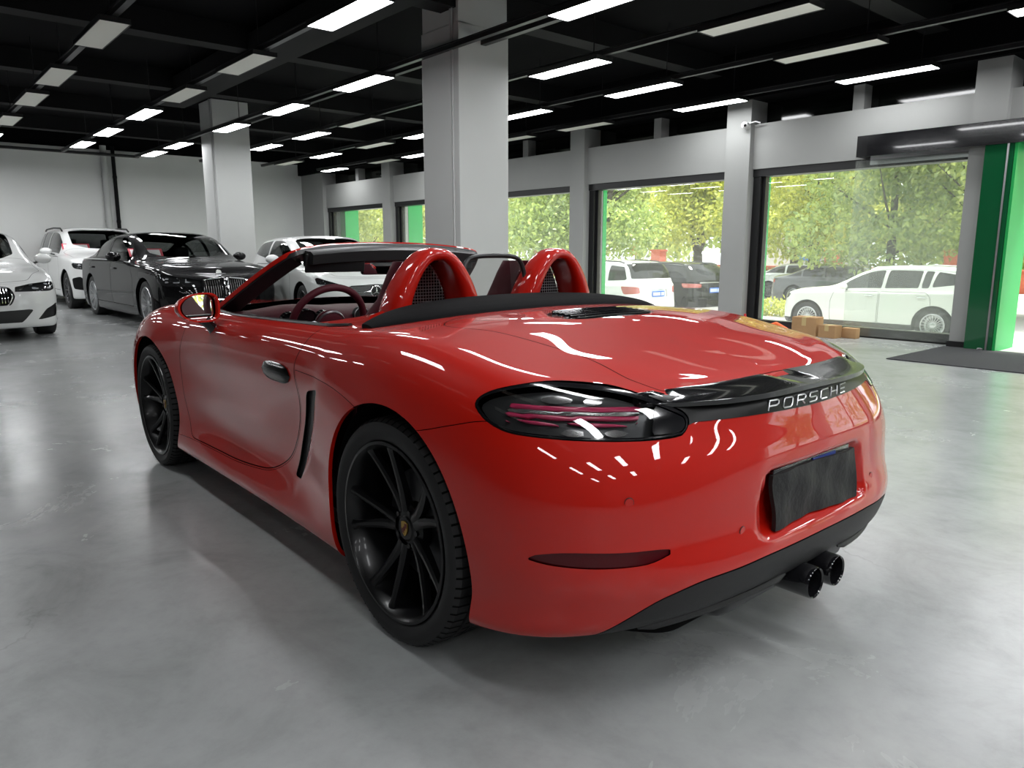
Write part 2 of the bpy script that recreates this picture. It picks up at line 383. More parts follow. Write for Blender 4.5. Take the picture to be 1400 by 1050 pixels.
# sill and lower rear side panel below a seam that runs from the door to the arch
QP = rpoly([(.655, .757), (.409, .752), (.232, .731), (.05, .68), (.05, .05), (2.3, .05), (2.3, .238), (1.93, .254), (1.30, .262), (.975, .298), (.792, .395), (.69, .53), (.626, .66)], [.01, .1, .1, .1, .01, .01, .01, .02, .2, .1, .1, .1, .05])
def qp_f(s): return np.maximum(sdpoly(s.V[:, 0], s.V[:, 2], QP), .5 - s.V[:, 1])
sill, body = body.split(qp_f(body) + .0011); body = body.outside(qp_f(body) - .0011)
# rear lid over the engine and the bumper / fender seam
LID = cr([(.275, -.02), (.215, .40), (.10, .595), (-.10, .540), (-.38, .490), (-.60, .492), (-.70, .44), (-.705, .2), (-.70, -.02)], 8)
def lid_f(s): return np.maximum(sdpoly(s.V[:, 0], s.V[:, 1], np.concatenate([LID, [(-.70, -.3), (.27, -.3)]])), .79 - s.V[:, 2])
lid, body = body.split(lid_f(body) + .0018); body = body.outside(lid_f(body) - .0018)
VENT = rpoly([(.075, -.3), (.06, .19), (.0, .245), (-.06, .25), (-.105, .18), (-.12, -.3)], [.01, .05, .05, .05, .06, .01])
vent, lid = lid.split(sdpoly(lid.V[:, 0], lid.V[:, 1], VENT))
def seam_f(s):
    zl = pchip([-2, -.46, -.42, -.32, -.2, 0], [.76, .76, .757, .733, .700, .66], s.V[:, 0])
    return np.maximum(s.V[:, 2] - zl, s.V[:, 0] + .12)
bump, body = body.split(seam_f(body) + .0012); body = body.outside(seam_f(body) - .0012)
# bonnet and front lamps
HL = cr([(2.62, .60), (2.72, .69), (2.90, .725), (3.05, .69), (3.0, .62)], 6, True)
hz = body.V
HLP = cr([(2.70, .765), (2.82, .80), (2.97, .775), (3.08, .71), (3.06, .655), (2.92, .67), (2.78, .71)], 6, True)
hlamp, body = body.split(np.maximum(sdpoly(body.V[:, 0], body.V[:, 2], HLP), .50 - body.V[:, 1]))
HOOD = rpoly([(2.10, -.5), (2.06, .50), (2.45, .56), (2.86, .50), (2.93, .3), (2.95, -.5)], .12)
def hood_f(s): return np.maximum(sdpoly(s.V[:, 0], s.V[:, 1], HOOD), .55 - s.V[:, 2])
hood, body = body.split(hood_f(body) + .002); body = body.outside(hood_f(body) - .002)
# arch flanges: turn the edge of every arch inwards
def flange(s, cx, cz, r):
    mb = MB(); k = 64; P = []
    d = np.hypot(s.V[:, 0] - cx, s.V[:, 2] - cz); on = np.abs(d - r) < 1e-3
    pts = s.V[on]; an = np.arctan2(pts[:, 2] - cz, pts[:, 0] - cx); o = np.argsort(np.where(an < -PI / 2, an + 2 * PI, an)); pts = pts[o]
    for p in pts: P.append([p, (p[0], p[1] - .006, p[2]), (p[0], p[1] - .014, p[2])])
    return P
bs = body.join(bump).join(sill)
for q in (1, -1):
    for c in (RW, FW):
        P = np.array(flange(bs, *c)) * [1, q, 1]
        if len(P) > 3: fl = MB(); fl.grid(P); fl.build('arch_flange', RED, car)
for q in (sill, sill.mirror()): q.build('side_sill', RED, car)
body.both().build('body_shell', RED, car)
bump.both().build('rear_bumper', RED, car)
lid.both().build('engine_lid', RED, car)
hood.both().build('bonnet', RED, car)
liner.both().build('inner_shell', DARK, car)
for q in (door, door.mirror()):
    d_ = q.build('door', RED, car)
for q in (1, -1):
    # flush black door handle in an oval hollow
    mb = MB(); hb = door.bvh()
    P = []
    for i in range(13):
        u = i / 12; x = .966 - .272 * u; row = []
        for k in range(13):
            v = k / 12 * 2 - 1; hw = .036 * math.sqrt(max(0, 1 - abs(2 * u - 1) ** 3.2)) + .001; z = .727 + v * hw
            h = hb.ray_cast(Vector((x, 2, z)), Vector((0, -1, 0)))[0]; y0 = h.y if h else .85
            row.append((x, (y0 + .003 + .012 * (1 - v * v) * (1 - (2 * u - 1) ** 4)) * q, z))
        P.append(row)
    mb.grid(P); h_ = mb.build('door_handle', HANDLEM, None); h_.parent = [o for o in car.children if o.name.startswith('door') and 'handle' not in o.name][0 if q == 1 else 1]
for q in (intake, intake.mirror()): q.offset(-.012).build('side_intake', SATIN, car, label='black side air intake')
strip.offset(.002).both().build('rear_light_strip', STRIPM, car)
for q in (refl, refl.mirror()): q.build('rear_reflector', REDLENS, car)
diff.both().build('rear_diffuser', PLASTIC, car)
vent.both().offset(.0).build('engine_vent', BLACK, car)
for q in (hlamp, hlamp.mirror()): q.build('headlamp', LENS, car)
# ---- tail lamps: dark housing with red light bars behind a clear cover
COVER = glass_mat('lamp_cover', (.80, .80, .81))
HOUS = mat('lamp_housing', (.055, .058, .058), rough=.3, metal=.4)
LBAR = mat('lamp_light_bar', (.42, .03, .09), rough=.22, coat=.5)
LGREY = mat('lamp_grey_reflector', (.30, .30, .29), rough=.18, metal=.8)
for q in (1, -1):
    L = lens if q == 1 else lens.mirror()
    lo = L.offset(.002).build('tail_lamp', COVER, car)
    L.offset(-.028).build('housing', HOUS, lo)
    rim = L.offset(.0026)
    rim.outside(sdpoly(*az(rim), TL) + .009).build('lamp_rim', BLACK, lo)
    dark = L.offset(.0028)
    dark.inside(np.maximum(dark.A[:, 1] - .625, sdpoly(*az(dark), TL) + .012)).build('dark_end_cover', BLACK, lo)
    for (z0, z1, mm, nm) in ((.757, .764, LBAR, 'light_bar'), (.770, .778, LBAR, 'light_bar'), (.788, .797, LBAR, 'light_bar'), (.779, .787, LGREY, 'grey_bar')):
        B = L.offset(-.016); zz_ = B.V[:, 2] - (B.A[:, 1] - .8) * .012
        B = B.inside(np.maximum(np.abs(zz_ - (z0 + z1) / 2) - (z1 - z0) / 2, np.maximum(B.A[:, 1] - 1.03, .66 - B.A[:, 1])))
        B.build(nm, mm, lo, solid=.012)
    for (a0, z0, w) in ((.90, .812, .055), (.80, .809, .035), (.83, .744, .045), (.72, .742, .04)):
        B = L.offset(-.014); B = B.inside(sdpoly(*az(B), cr([(a0 - w, z0 - .003), (a0, z0 - .009), (a0 + w * .8, z0), (a0, z0 + .007)], 4, True)))
        if len(B.F): B.build('lamp_reflector', LGREY, lo)
bb = body.join(bump).join(sill).join(lid).join(strip).join(door).both().bvh()
def surf_x(y, z, x0=-3., d=1):
    h = bb.ray_cast(Vector((x0, y, z)), Vector((d, 0, 0)))[0]
    return h.x if h else None
def surf_z(x, y):
    h = bb.ray_cast(Vector((x, y, 3)), Vector((0, 0, -1)))[0]
    return h.z if h else None
# ---- spoiler lip
mb = MB(); P = []
ys = np.linspace(-.56, .56, 57)
for y in ys:
    e = abs(y) / .56; xl = -.70 + .0 * e; xr = -.842 + .16 * e ** 3.2
    edge = (1 - e ** 6)
    xl = xl + .05 * e ** 3
    zl = (surf_z(xl, y) or .82) + .001; zr = .812 - .012 * e * e
    th_ = .011 * (1 - .6 * e ** 4)
    P.append([(xl, y, zl), (xl * .75 + xr * .25, y, zl - .0015 * edge), (xl * .45 + xr * .55, y, zl * .45 + zr * .55 + .001 * edge), (xr + .012, y, zr + .003), (xr, y, zr + .003), (xr + .001, y, zr - th_), (xr + .025, y, zr - th_ - .003), (xl, y, zl - .02)])
mb.grid(P, closed_v=True); mb.add(P[0], [list(range(8))]); mb.add(P[-1], [list(range(8))])
mb.build('rear_spoiler', BLACK, car, angle=50)
# ---- lettering on the black strip
def letters(txt, size, material, name, parent, thick=.002, gap=1.0):
    cu = bpy.data.curves.new(name, 'FONT'); cu.body = txt; cu.size = size; cu.extrude = thick; cu.align_x = 'CENTER'; cu.align_y = 'CENTER'; cu.space_character = gap
    o = bpy.data.objects.new(name, cu); C.objects.link(o)
    dg = bpy.context.evaluated_depsgraph_get(); me = bpy.data.meshes.new_from_object(o.evaluated_get(dg)); bpy.data.objects.remove(o)
    me.materials.clear(); me.materials.append(material); n = bpy.data.objects.new(name, me); C.objects.link(n); n.parent = parent
    return n
wl = MB()
STROKES = {'P': [[(0, 0), (0, 1), (.8, 1), (1, .85), (1, .6), (.8, .45), (0, .45)]], 'O': [[(.15, 0), (.85, 0), (1, .15), (1, .85), (.85, 1), (.15, 1), (0, .85), (0, .15), (.15, 0)]],
           'R': [[(0, 0), (0, 1), (.8, 1), (1, .85), (1, .6), (.8, .45), (0, .45)], [(.6, .45), (1, 0)]], 'S': [[(0, 0), (.85, 0), (1, .12), (1, .38), (.85, .5), (.15, .5), (0, .62), (0, .88), (.15, 1), (1, 1)]],
           'C': [[(1, 1), (.15, 1), (0, .85), (0, .15), (.15, 0), (1, 0)]], 'H': [[(0, 0), (0, 1)], [(1, 0), (1, 1)], [(0, .5), (1, .5)]], 'E': [[(1, 1), (0, 1), (0, 0), (1, 0)], [(0, .5), (.9, .5)]]}
lw, lh, lp = .040, .025, .0635
LY = np.linspace(-.30, .30, 21); LX = np.polyval(np.polyfit(LY, [surf_x(y, .768) or -.84 for y in LY], 4), LY)
for i, ch in enumerate('PORSCHE'):
    y0 = .215 - i * lp
    for st in STROKES[ch]:
        pts = []
        for (u, v) in st:
            y = y0 - u * lw - .010 * v; z = .760 + v * lh; x = np.interp(y, LY, LX)
            pts.append((x - .004 + .004 * v, y, z))
        wl.tube(pts, .0023, n=6)
wl.build('lettering', mat('letter_silver', (.75, .75, .76), rough=.3, metal=.9), car, label='silver brand lettering on the tail strip')
# ---- number plate under a black cloth cover
mb = MB(); P = []
for i in range(25):
    row = []
    for j in range(13):
        y = .232 - .464 * i / 24; z = .446 + .148 * j / 12
        cx = max(0, (abs(i / 12 - 1) - .8) / .2) * max(0, (abs(j / 6 - 1) - .7) / .3)
        w = .0035 * math.sin(9 * y + 30 * z) + .003 * math.sin(23 * y - 41 * z) + .002 * math.sin(57 * y + 13 * z)
        row.append((-.858 - .012 * (1 - (j / 12)) + w, y * (1 - .015 * cx), z + .004 * math.sin(11 * y + 1.)))
    P.append(row)
P = np.array(P); Pb = P + [.012, 0, 0]
mb.grid(P); mb.grid(Pb); rim = np.concatenate([np.stack([P[0], Pb[0]]), np.stack([P[:, -1], Pb[:, -1]], 0), np.stack([P[-1][::-1], Pb[-1][::-1]], 0), np.stack([P[::-1, 0], Pb[::-1, 0]], 0)], 1); mb.grid(rim)
COVERM = mat('plate_cover_cloth', (.0045, .0045, .005), rough=.6, bump=.35, bscale=45)
pl = mb.build('plate_cover', COVERM, car, label='black cloth over the number plate')
mb = MB(); mb.rbox(-.850, -.838, -.20, .22, .580, .606, .003); mb.build('plate_lamp_bar', BLACK, car)
mb = MB(); mb.box(-.8535, -.8505, -.11, .02, .592, .603); mb.build('plate_edge', mat('plate_blue', (.01, .03, .22), rough=.3), car, label='blue edge of the plate')
# parking sensors
for (y, z) in ((.678, .594), (-.678, .594), (-.36, .475), (.36, .475)):
    x = surf_x(y, z)
    if x is None: continue
    mb = MB(); n_ = Vector((-1, y * .9, 0)).normalized() if abs(y) > .5 else Vector((-1, 0, 0))
    a = n_.to_track_quat('Z', 'Y').to_matrix().to_4x4(); mb.m = Matrix.Translation((x, y, z)) @ a
    mb.lathe([(0, .0012), (.0100, .0012), (.0106, .0006), (.0106, -.004)], 24); ps = mb.build('parking_sensor', RED, car)
    mb2 = MB(); mb2.m = mb.m; mb2.lathe([(.0106, -.001), (.0108, .0005), (.0120, .0005), (.0122, -.001)], 24); mb2.build('sensor_ring', SATIN, ps)
# ---- exhaust tips
for y in (.062, -.062):
    mb = MB(); mb.m = T(-.905, y, .262) @ Matrix.Rotation(PI / 2, 4, 'Y')
    mb.lathe([(.040, .0), (.0435, -.004), (.0455, 0.), (.0465, .02), (.0465, .16), (.03, .30), (.0, .30)], 32); mb.lathe([(.040, .0), (.0385, .02), (.038, .12), (0, .12)], 32)
    mb.build('exhaust_tip', BLACK, car)
    mb = MB()
    for k in range(10):
        t0 = 2 * PI * k / 10; mb.tube([(-.895 + .03 * s_, y + .034 * math.cos(t0), .262 + .034 * math.sin(t0)) for s_ in (0, 1)], .003, n=5)
mb = MB(); mb.rbox(-.80, -.30, -.36, .36, .19, .33, .05); mb.build('silencer', SATIN, car)
dbv = diff.both().bvh()
for q in (1, -1):                                               # raised rib along the diffuser
    mb = MB()
    pth = []
    for y in np.linspace(.15, .62, 14):
        z = .300 - .10 * (y - .15); h = dbv.ray_cast(Vector((-3, y * q, z)), Vector((1, 0, 0)))[0]
        if h: pth.append((h.x - .004, y * q, z))
    if len(pth) > 2: mb.tube(pth, [.003] + [.012] * (len(pth) - 2) + [.003], n=8); mb.build('diffuser_rib', PLASTIC, car)
mb = MB(); mb.prism(rpoly([(-.70, -.45), (-.45, -.66), (2.9, -.66), (3.1, -.45), (3.1, .45), (2.9, .66), (-.45, .66), (-.70, .45)], .05), .16, .175); mb.build('underbody', DARK, car)
for (c, w0) in ((RW, .50), (FW, .50)):                          # wheel wells
    for q in (1, -1):
        mb = MB(); P = []
        for k in range(33):
            a = -.35 + (PI + .7) * k / 32; r = c[2] + .006; P.append([(c[0] + r * math.cos(a), w0 * q, max(.15, c[1] + r * math.sin(a))), (c[0] + r * math.cos(a), .845 * q, max(.15, c[1] + r * math.sin(a)))])
        mb.grid(P); mb.add([p[0] for p in P], [list(range(33))]); mb.build('wheel_well', DARK, car)

# ---- wheels
def wheel(name, cx, cz, side, R, w, rr, parent, spoke_rot, rimm, style='v5', steer=0.):
    """tyre, rim with spokes, cap and brake; outer face towards +y before mirroring"""
    hub = empty(name, (cx, 0, cz), 0, parent)
    yo = .878 if name == 'rear_wheel' else .862
    M = T(0, yo * side, 0) @ Matrix.Scale(side, 4, (0, 1, 0))
    mb = MB(); mb.m = M                                          # y = 0 is the outer sidewall plane, inboard is -y
    prof = [(rr - .006, -.022), (rr + .004, -.006), (rr + .012, .0), (rr + .03, .006), (R - .030, .007), (R - .014, .0), (R - .004, -.014)]
    y = -.014
    for gy in (.055, .10, .16, .21):
        if gy < w - .03: prof += [(R - .001, -gy + .006), (R - .008, -gy + .004), (R - .008, -gy - .004), (R - .001, -gy - .006)]
    prof += [(R - .004, -w + .014), (R - .014, -w), (R - .03, -w - .004), (rr + .01, -w), (rr - .006, -w + .02)]
    mb.lathe(prof, 96, 'y')
    mb.build('tyre', RUBBER, hub, angle=30); mb = MB(); mb.m = M
    for k in range(72):                                          # shoulder sipes
        a = 2 * PI * k / 72; ca, sa = math.cos(a), math.sin(a)
        def pt(r, h, d): return (r * ca - d * sa, h, r * sa + d * ca)
        V = [pt(R - .030, .0078, -.002), pt(R - .030, .0078, .002), pt(R - .0125, .0005, .003), pt(R - .0125, .0005, -.003), pt(R + .0008, -.048, .003), pt(R + .0008, -.048, -.003), pt(R - .0030, -.0135, .003), pt(R - .0030, -.0135, -.003), pt(R + .0008, -.065, .003), pt(R + .0008, -.065, -.003), pt(R + .0008, -.095, .006), pt(R + .0008, -.095, 0.), pt(R + .0008, -.105, .003), pt(R + .0008, -.105, -.003), pt(R + .0008, -.15, .006), pt(R + .0008, -.15, 0.)]
        mb.add(V, [(3, 2, 6, 7), (7, 6, 4, 5), (9, 8, 10, 11), (13, 12, 14, 15)])
    mb.build('tread_sipes', DARK, hub, angle=30)
    mb = MB(); mb.m = M
    mb.lathe([(rr + .002, -.004), (rr + .004, -.002), (rr + .003, .001), (rr - .006, .002), (rr - .014, -.008), (rr - .022, -.035), (rr - .030, -.06), (rr - .034, -.16), (rr - .02, -w + .02), (rr, -w + .01)], 96, 'y')
    mb.build('rim_barrel', rimm, hub, angle=40)
    mb = MB(); mb.m = M
    hubr = .052; dish = .052
    pairs = 5
    for k in range(pairs):
        for sg in (1, -1):
            a0 = spoke_rot + 2 * PI * k / pairs + sg * math.radians(8); a1 = spoke_rot + 2 * PI * k / pairs + sg * math.radians(13.5)
            prof = []
            nseg = 14; rings = []
            for i in range(nseg + 1):
                t = i / nseg; r = hubr + (rr - .012 - hubr) * t; a = a0 + (a1 - a0) * t ** .8
                wd = (.017 - .006 * t) * (1 + .7 * max(0, (t - .86) / .14) ** 2); yf = -dish + (dish - .008) * (t ** 1.5); th = .020 + .012 * (1 - t)
                ca, sa = math.cos(a), math.sin(a)
                def pt(d, h): return (r * ca - d * sa, h, r * sa + d * ca)
                rings.append([pt(-wd, yf - th), pt(-wd, yf - .006), pt(-wd * .35 , yf), pt(wd * .35, yf), pt(wd, yf - .006), pt(wd, yf - th)])
            mb.grid(rings, closed_v=True)
    mb.lathe([(0, -dish - .002), (.035, -dish - .002), (.040, -dish - .006), (.058, -dish - .008), (.074, -dish - .018), (.074, -dish - .05)], 40, 'y')
    for k in range(5):
        a = spoke_rot + 2 * PI * (k + .5) / 5; mb.m_do(T(.055 * math.cos(a), -dish - .006, .055 * math.sin(a)), lambda: mb.lathe([(0, .003), (.008, .003), (.009, -.01)], 8, 'y'))
    mb.build('spokes', rimm, hub, angle=30)
    mb = MB(); mb.m = M                                          # crest on the cap
    mb.prism([(-.016, .020), (0, .024), (.016, .020), (.016, -.002), (.010, -.016), (0, -.024), (-.010, -.016), (-.016, -.002)], -dish - .002, -dish + .0015, 'y')
    cp = mb.build('cap_crest', GOLD, hub)
    mb = MB(); mb.m = M
    for (x0, x1, z0, z1) in ((-.013, -.002, .003, .017), (.002, .013, -.014, .0), (-.005, .005, -.005, .006)): mb.box(x0, x1, -dish + .0015, -dish + .0022, z0, z1)
    mb.build('crest_fields', mat('crest_dark', (.12, .01, .01), rough=.4), cp)
    cp.parent = hub
    mb = MB(); mb.m = M; mb.lathe([(.0, -.11), (.165, -.11), (.172, -.114), (.172, -.136), (.0, -.14)], 48, 'y')
    mb.build('brake_disc', DISC, hub)
    mb = MB(); mb.m = M; P = []
    for i in range(9):
        a = math.radians(150 - 60 * i / 8) if side * 0 + 1 else 0
        P.append([(r * math.cos(a), h, r * math.sin(a)) for (r, h) in ((.10, -.075), (.178, -.075), (.185, -.085), (.185, -.15), (.10, -.15))])
    mb.grid(P, closed_v=True); mb.add(P[0], [range(5)]); mb.add(P[-1], [range(5)]); mb.build('brake_caliper', SATIN, hub)
    return hub
for side in (1, -1):
    wheel('rear_wheel', 0, .347, side, .347, .262, .272, car, math.radians(2), WHEELB)
    wheel('front_wheel', 2.475, .337, side, .337, .232, .270, car, math.radians(14), WHEELB)

# ---- windscreen
def mirrored(pts): return [(x, y, z) for (x, y, z) in pts] + [(x, -y, z) for (x, y, z) in pts[::-1][1:]]
top = cr(mirrored([(1.91, .715, .862), (1.74, .67, .955), (1.56, .612, 1.055), (1.435, .560, 1.125), (1.375, .515, 1.160), (1.392, .43, 1.179), (1.43, .25, 1.196), (1.447, 0, 1.202)]), 8)
def band(path, out, inn, thick, back):
    """flat frame section following the windscreen edge; out/inn along the pane, thick normal to it"""
    P = [Vector(p) for p in path]; n = len(P); rows = []
    cen = Vector((1.75, 0, .98)); nrm = Vector((.447, 0, .894)).normalized()
    for i, p in enumerate(P):
        t = (P[min(i + 1, n - 1)] - P[max(i - 1, 0)]).normalized(); nn = (nrm - t * nrm.dot(t)).normalized(); o_ = t.cross(nn)
        if o_.dot(p - cen) < 0: o_ = -o_
        rows.append([tuple(p + o_ * a + nn * b) for a, b in ((out, -thick), (out * 1.15, 0), (out, thick), (-inn * .5, thick + back * .3), (-inn, thick + back), (-inn, -thick))])
    return rows
P = band(top, .008, .003, .011, 0.); mb = MB(); mb.grid(P, closed_v=True); mb.build('windscreen_frame', RED, car, angle=50)
P = band(top, .003, .10, .010, .014)
P = [[(q[0] - .012, q[1], q[2] - .004) for q in r] for r in P]
mb = MB(); mb.grid(P, closed_v=True); mb.build('windscreen_inner_trim', SATIN, car, angle=40)
mb = MB()
P = []
for i in range(31):
    y = .46 - .92 * i / 30; e = (y / .46) ** 2
    P.append([(1.435 - .04 * e, y, 1.197 - .022 * e), (1.34 - .03 * e, y, 1.192 - .024 * e), (1.315 - .03 * e, y, 1.175 - .022 * e), (1.325 - .03 * e, y, 1.128 - .016 * e), (1.42 - .03 * e, y, 1.115 - .012 * e)])
mb.grid(P, closed_v=True); mb.add(P[0], [range(5)]); mb.add(P[-1], [range(5)]); mb.build('header_panel', SATIN, car, angle=40)
for q in (1, -1):
    mb = MB(); mb.m = T(1.345, .322 * q, 1.13) @ Matrix.Rotation(math.radians(-12), 4, 'Y'); mb.rbox(-.010, .006, -.15, .15, -.056, .03, .006); mb.build('sun_visor', SATIN, car)
nh = len(top) // 2; P = []
base = cr(mirrored([(1.90, .70, .865), (1.99, .50, .895), (2.04, .25, .905), (2.055, 0, .908)]), 20)
for i in range(41):
    b = base[int(i / 40 * (len(base) - 1))]; f_ = 1 - 2 * i / 40
    hx, hz_ = 1.447 - .07 * f_ * f_, 1.195 - .037 * f_ * f_; h_ = (hx, .525 * f_, hz_); P.append([tuple(np.array(b) * (1 - t) + np.array(h_) * t + np.array([.03, 0, .02]) * math.sin(PI * t)) for t in np.linspace(0, 1, 7)])
mb = MB(); mb.grid(P); mb.build('windscreen_glass', glass_mat('screen_glass', (.90, .93, .91)), car)
# black belt seals on top of the doors
for q in (1, -1):
    dv = (door if q == 1 else door.mirror()).bvh(); mb = MB(); pth = []
    for x in np.linspace(.50, 1.88, 30):
        y = pchip([.5, .62, 1.5, 1.88], [.712, .735, .735, .70], [x])[0]; h = bb.ray_cast(Vector((x, (y + .006) * q, 3)), Vector((0, 0, -1)))[0]; pth.append((x, y * q, (h.z if h else .88) + .001))
    mb.tube(pth, .011, n=8, flat=.8); mb.build('belt_seal', SATIN, car)
# ---- roll hoops
def hoop(cy):
    y0 = cy; X0 = .56
    def arch_pts(hw, zb, zt, n=40, e=2.6):
        out = []
        for k in range(n + 1):
            a = PI * k / n; c_, s_ = math.cos(a), math.sin(a)
            out.append((y0 + hw * math.copysign(abs(c_) ** (2 / e), c_) * (1 - .32 * abs(s_) ** 1.5 * (1 if True else 0)), zb + (zt - zb) * abs(s_) ** (2 / 2.2)))
        return out
    def even(pts, n=40):
        p = np.array(pts); d = np.r_[0, np.cumsum(np.hypot(*np.diff(p, axis=0).T))]; u = np.linspace(0, d[-1], n + 1); return list(zip(np.interp(u, d, p[:, 0]), np.interp(u, d, p[:, 1])))
    O = even(arch_pts(.215, .90, 1.186, 400)); I = even(arch_pts(.128, .90, 1.135, 400)); rows = []
    for (oy, oz), (iy, iz) in zip(O, I):
        lean = (oz - .90) * .10; d = .5 * (1.186 - oz)
        xf = X0 + .075 + d * .35; xb = X0 - .055 - lean * .3
        m_ = [(xf, iy * .75 + oy * .25, iz * .75 + oz * .25), (xf - .012, iy * .4 + oy * .6, iz * .4 + oz * .6), (xf - .04, oy * .96 + iy * .04, oz * .96 + iz * .04), (X0 + .0, oy, oz), (xb + .025, oy * .97 + iy * .03, oz * .97 + iz * .03), (xb, oy * .7 + iy * .3, oz * .7 + iz * .3), (xb + .004, oy * .25 + iy * .75, oz * .25 + iz * .75), (xb + .02, iy, iz), (X0 + .02, iy + (y0 - iy) * .04, iz - .003), (X0 + .085, iy + (y0 - iy) * .10, iz - .008)]
        rows.append(m_)
    h_ = empty('roll_hoop', (0, 0, 0), 0, car)
    mb = MB(); mb.grid(rows, closed_v=True); a = mb.build('hoop_arch', RED, h_, angle=None)
    sub = a.modifiers.new('Subsurf', 'SUBSURF'); sub.levels = 1; sub.render_levels = 2
    mb = MB(); PP = []
    for (iy, iz) in I: PP.append((X0 + .083, y0 + (iy - y0) * .96, iz - .004))
    mb.add(PP, [list(range(len(PP)))]); mb.build('hoop_backing', DARK, h_)
    mb = MB()                                                   # wire grille in the opening
    for k in range(15):
        y = y0 + (k - 7) * .013; ih = 1.135 - .24 * (abs(y - y0) / .128) ** 3
        mb.tube([(X0 + .070, y, .91), (X0 + .070, y, ih - .02)], .0014, n=4, cap=False)
    for k in range(18):
        z = .915 + .012 * k; hw = .10 * (1 - max(0, (z - 1.04) / .11) ** 2 * .55)
        mb.tube([(X0 + .070, y0 - hw, z), (X0 + .070, y0 + hw, z)], .0014, n=4, cap=False)
    mb.build('hoop_grille', SILVER, h_)
for q in (1, -1): hoop(.320 * q)
# ---- folded soft top cover
P = []
for i in range(61):
    y = .735 - 1.47 * i / 60; e = abs(y) / .735; tp = (1 - e ** 5)
    xr = .205 + .105 * e ** 3.0; xf = .50 - .12 * e ** 2.5
    zr = (surf_z(xr, y * .985) or .94) - .004
    zt_ = 1.003 - .035 * e ** 2 - .035 * e ** 6
    row = []
    for t, hfrac in ((0, 0), (.04, .32), (.16, .62), (.36, .86), (.62, .98), (.85, 1.), (.97, .92), (1., .6), (1., 0)):
        row.append((xr + (xf - xr) * t, y, zr + (zt_ - zr) * hfrac if t < .99 or hfrac > 0 else zr - .03))
    P.append(row)
mb = MB(); mb.grid(P, closed_v=True); mb.add(P[0], [range(9)]); mb.add(P[-1], [range(9)]); mb.build('soft_top_cover', FABRIC, car, angle=60)
# red side fairing from hoop to door
for q in (1, -1):
    P = []
    for i in range(21):
        t = i / 20; x = .42 + .56 * t; ztop = .968 - .073 * min(1, t * 1.25) ** .8; zb_ = .86; yo = .725 - .02 * (1 - t); yi = .60 + .07 * t
        P.append([(x, yo * q, zb_), (x, (yo - .004) * q, ztop - .035 * (1 - t) - .01), (x, (yo - .03) * q, ztop - .012), (x, (yi + .03) * q, ztop), (x, yi * q, ztop - .02), (x, yi * q, zb_)])
    mb = MB(); mb.grid(P, closed_v=True); mb.add(P[0], [range(6)]); mb.add(P[-1], [range(6)]); mb.build('side_fairing', RED, car, angle=50)
# wind deflector between the hoops
fr = cr([(.57, .165, .96), (.575, .165, 1.06), (.58, .145, 1.125), (.58, .10, 1.148), (.58, 0, 1.153), (.58, -.10, 1.148), (.58, -.145, 1.125), (.575, -.165, 1.06), (.57, -.165, .96)], 6)
mb = MB(); mb.tube(fr, .010, n=8); wd = mb.build('wind_deflector', SATIN, car)
mb = MB(); mb.add(fr, [list(range(len(fr)))]); mb.build('deflector_pane', glass_mat('deflector_glass', (.78, .78, .77)), wd)
# ---- mirrors
for q in (1, -1):
    mr = empty('door_mirror', (1.565, .90 * q, .925), math.radians(15 * q), car); mr.rotation_euler[1] = math.radians(3)
    P = []
    for i in range(13):
        ph = PI / 2 * i / 12; s_ = math.cos(ph) ** .75; d = .095 * math.sin(ph); row = []
        for k in range(36):
            a = 2 * PI * k / 36; cy_, cz_ = math.cos(a), math.sin(a)
            w = .104 if cy_ * q > 0 else .098; ex = .95 if cy_ * q > 0 else .62; row.append((d - .045, s_ * w * math.copysign(abs(cy_) ** ex, cy_), s_ * (.064 + .006 * cy_ * -q) * math.copysign(abs(cz_) ** ex, cz_)))
        P.append(row)
    mb = MB(); mb.grid(P, closed_v=True)
    inn = [[(-.045, p[1] * f, p[2] * f) if f < 1 else p for p in P[0]] for f in (1., .90)]; inn.append([(-.032, p[1] * .86, p[2] * .86) for p in P[0]])
    mb.grid(inn, closed_v=True); mb.build('mirror_housing', RED, mr, angle=60)
    mb = MB(); mb.add([(-.034, p[1] * .87, p[2] * .87) for p in P[0]], [list(range(36))]); mg = mb.build('mirror_glass', MIRROR, mr); mg.location = (.0, 0, 0); mg.rotation_euler = (0, 0, math.radians(7 * q))
    mb = MB(); mb.tube([(.0, -.04 * q, -.05), (.0, -.075 * q, -.085), (.005, -.10 * q, -.12)], [.035, .028, .034], n=10, flat=.8); mb.build('mirror_arm', BLACK, mr)
mb = MB(); mb.rbox(-.012, .02, -.125, .125, -.034, .034, .012); rv = mb.build('rear_view_mirror', SATIN, car); rv.location = (1.46, -.01, 1.088); rv.rotation_euler = (0, math.radians(-5), math.radians(-14))
mb = MB(); mb.rbox(-.0145, -.012, -.116, .116, -.028, .028, .001); mb.build('mirror_face', MIRROR, rv)
mb = MB(); mb.tube([(.01, 0, .02), (.03, 0, .085)], .012, n=8); mb.build('mirror_stalk', SATIN, rv)
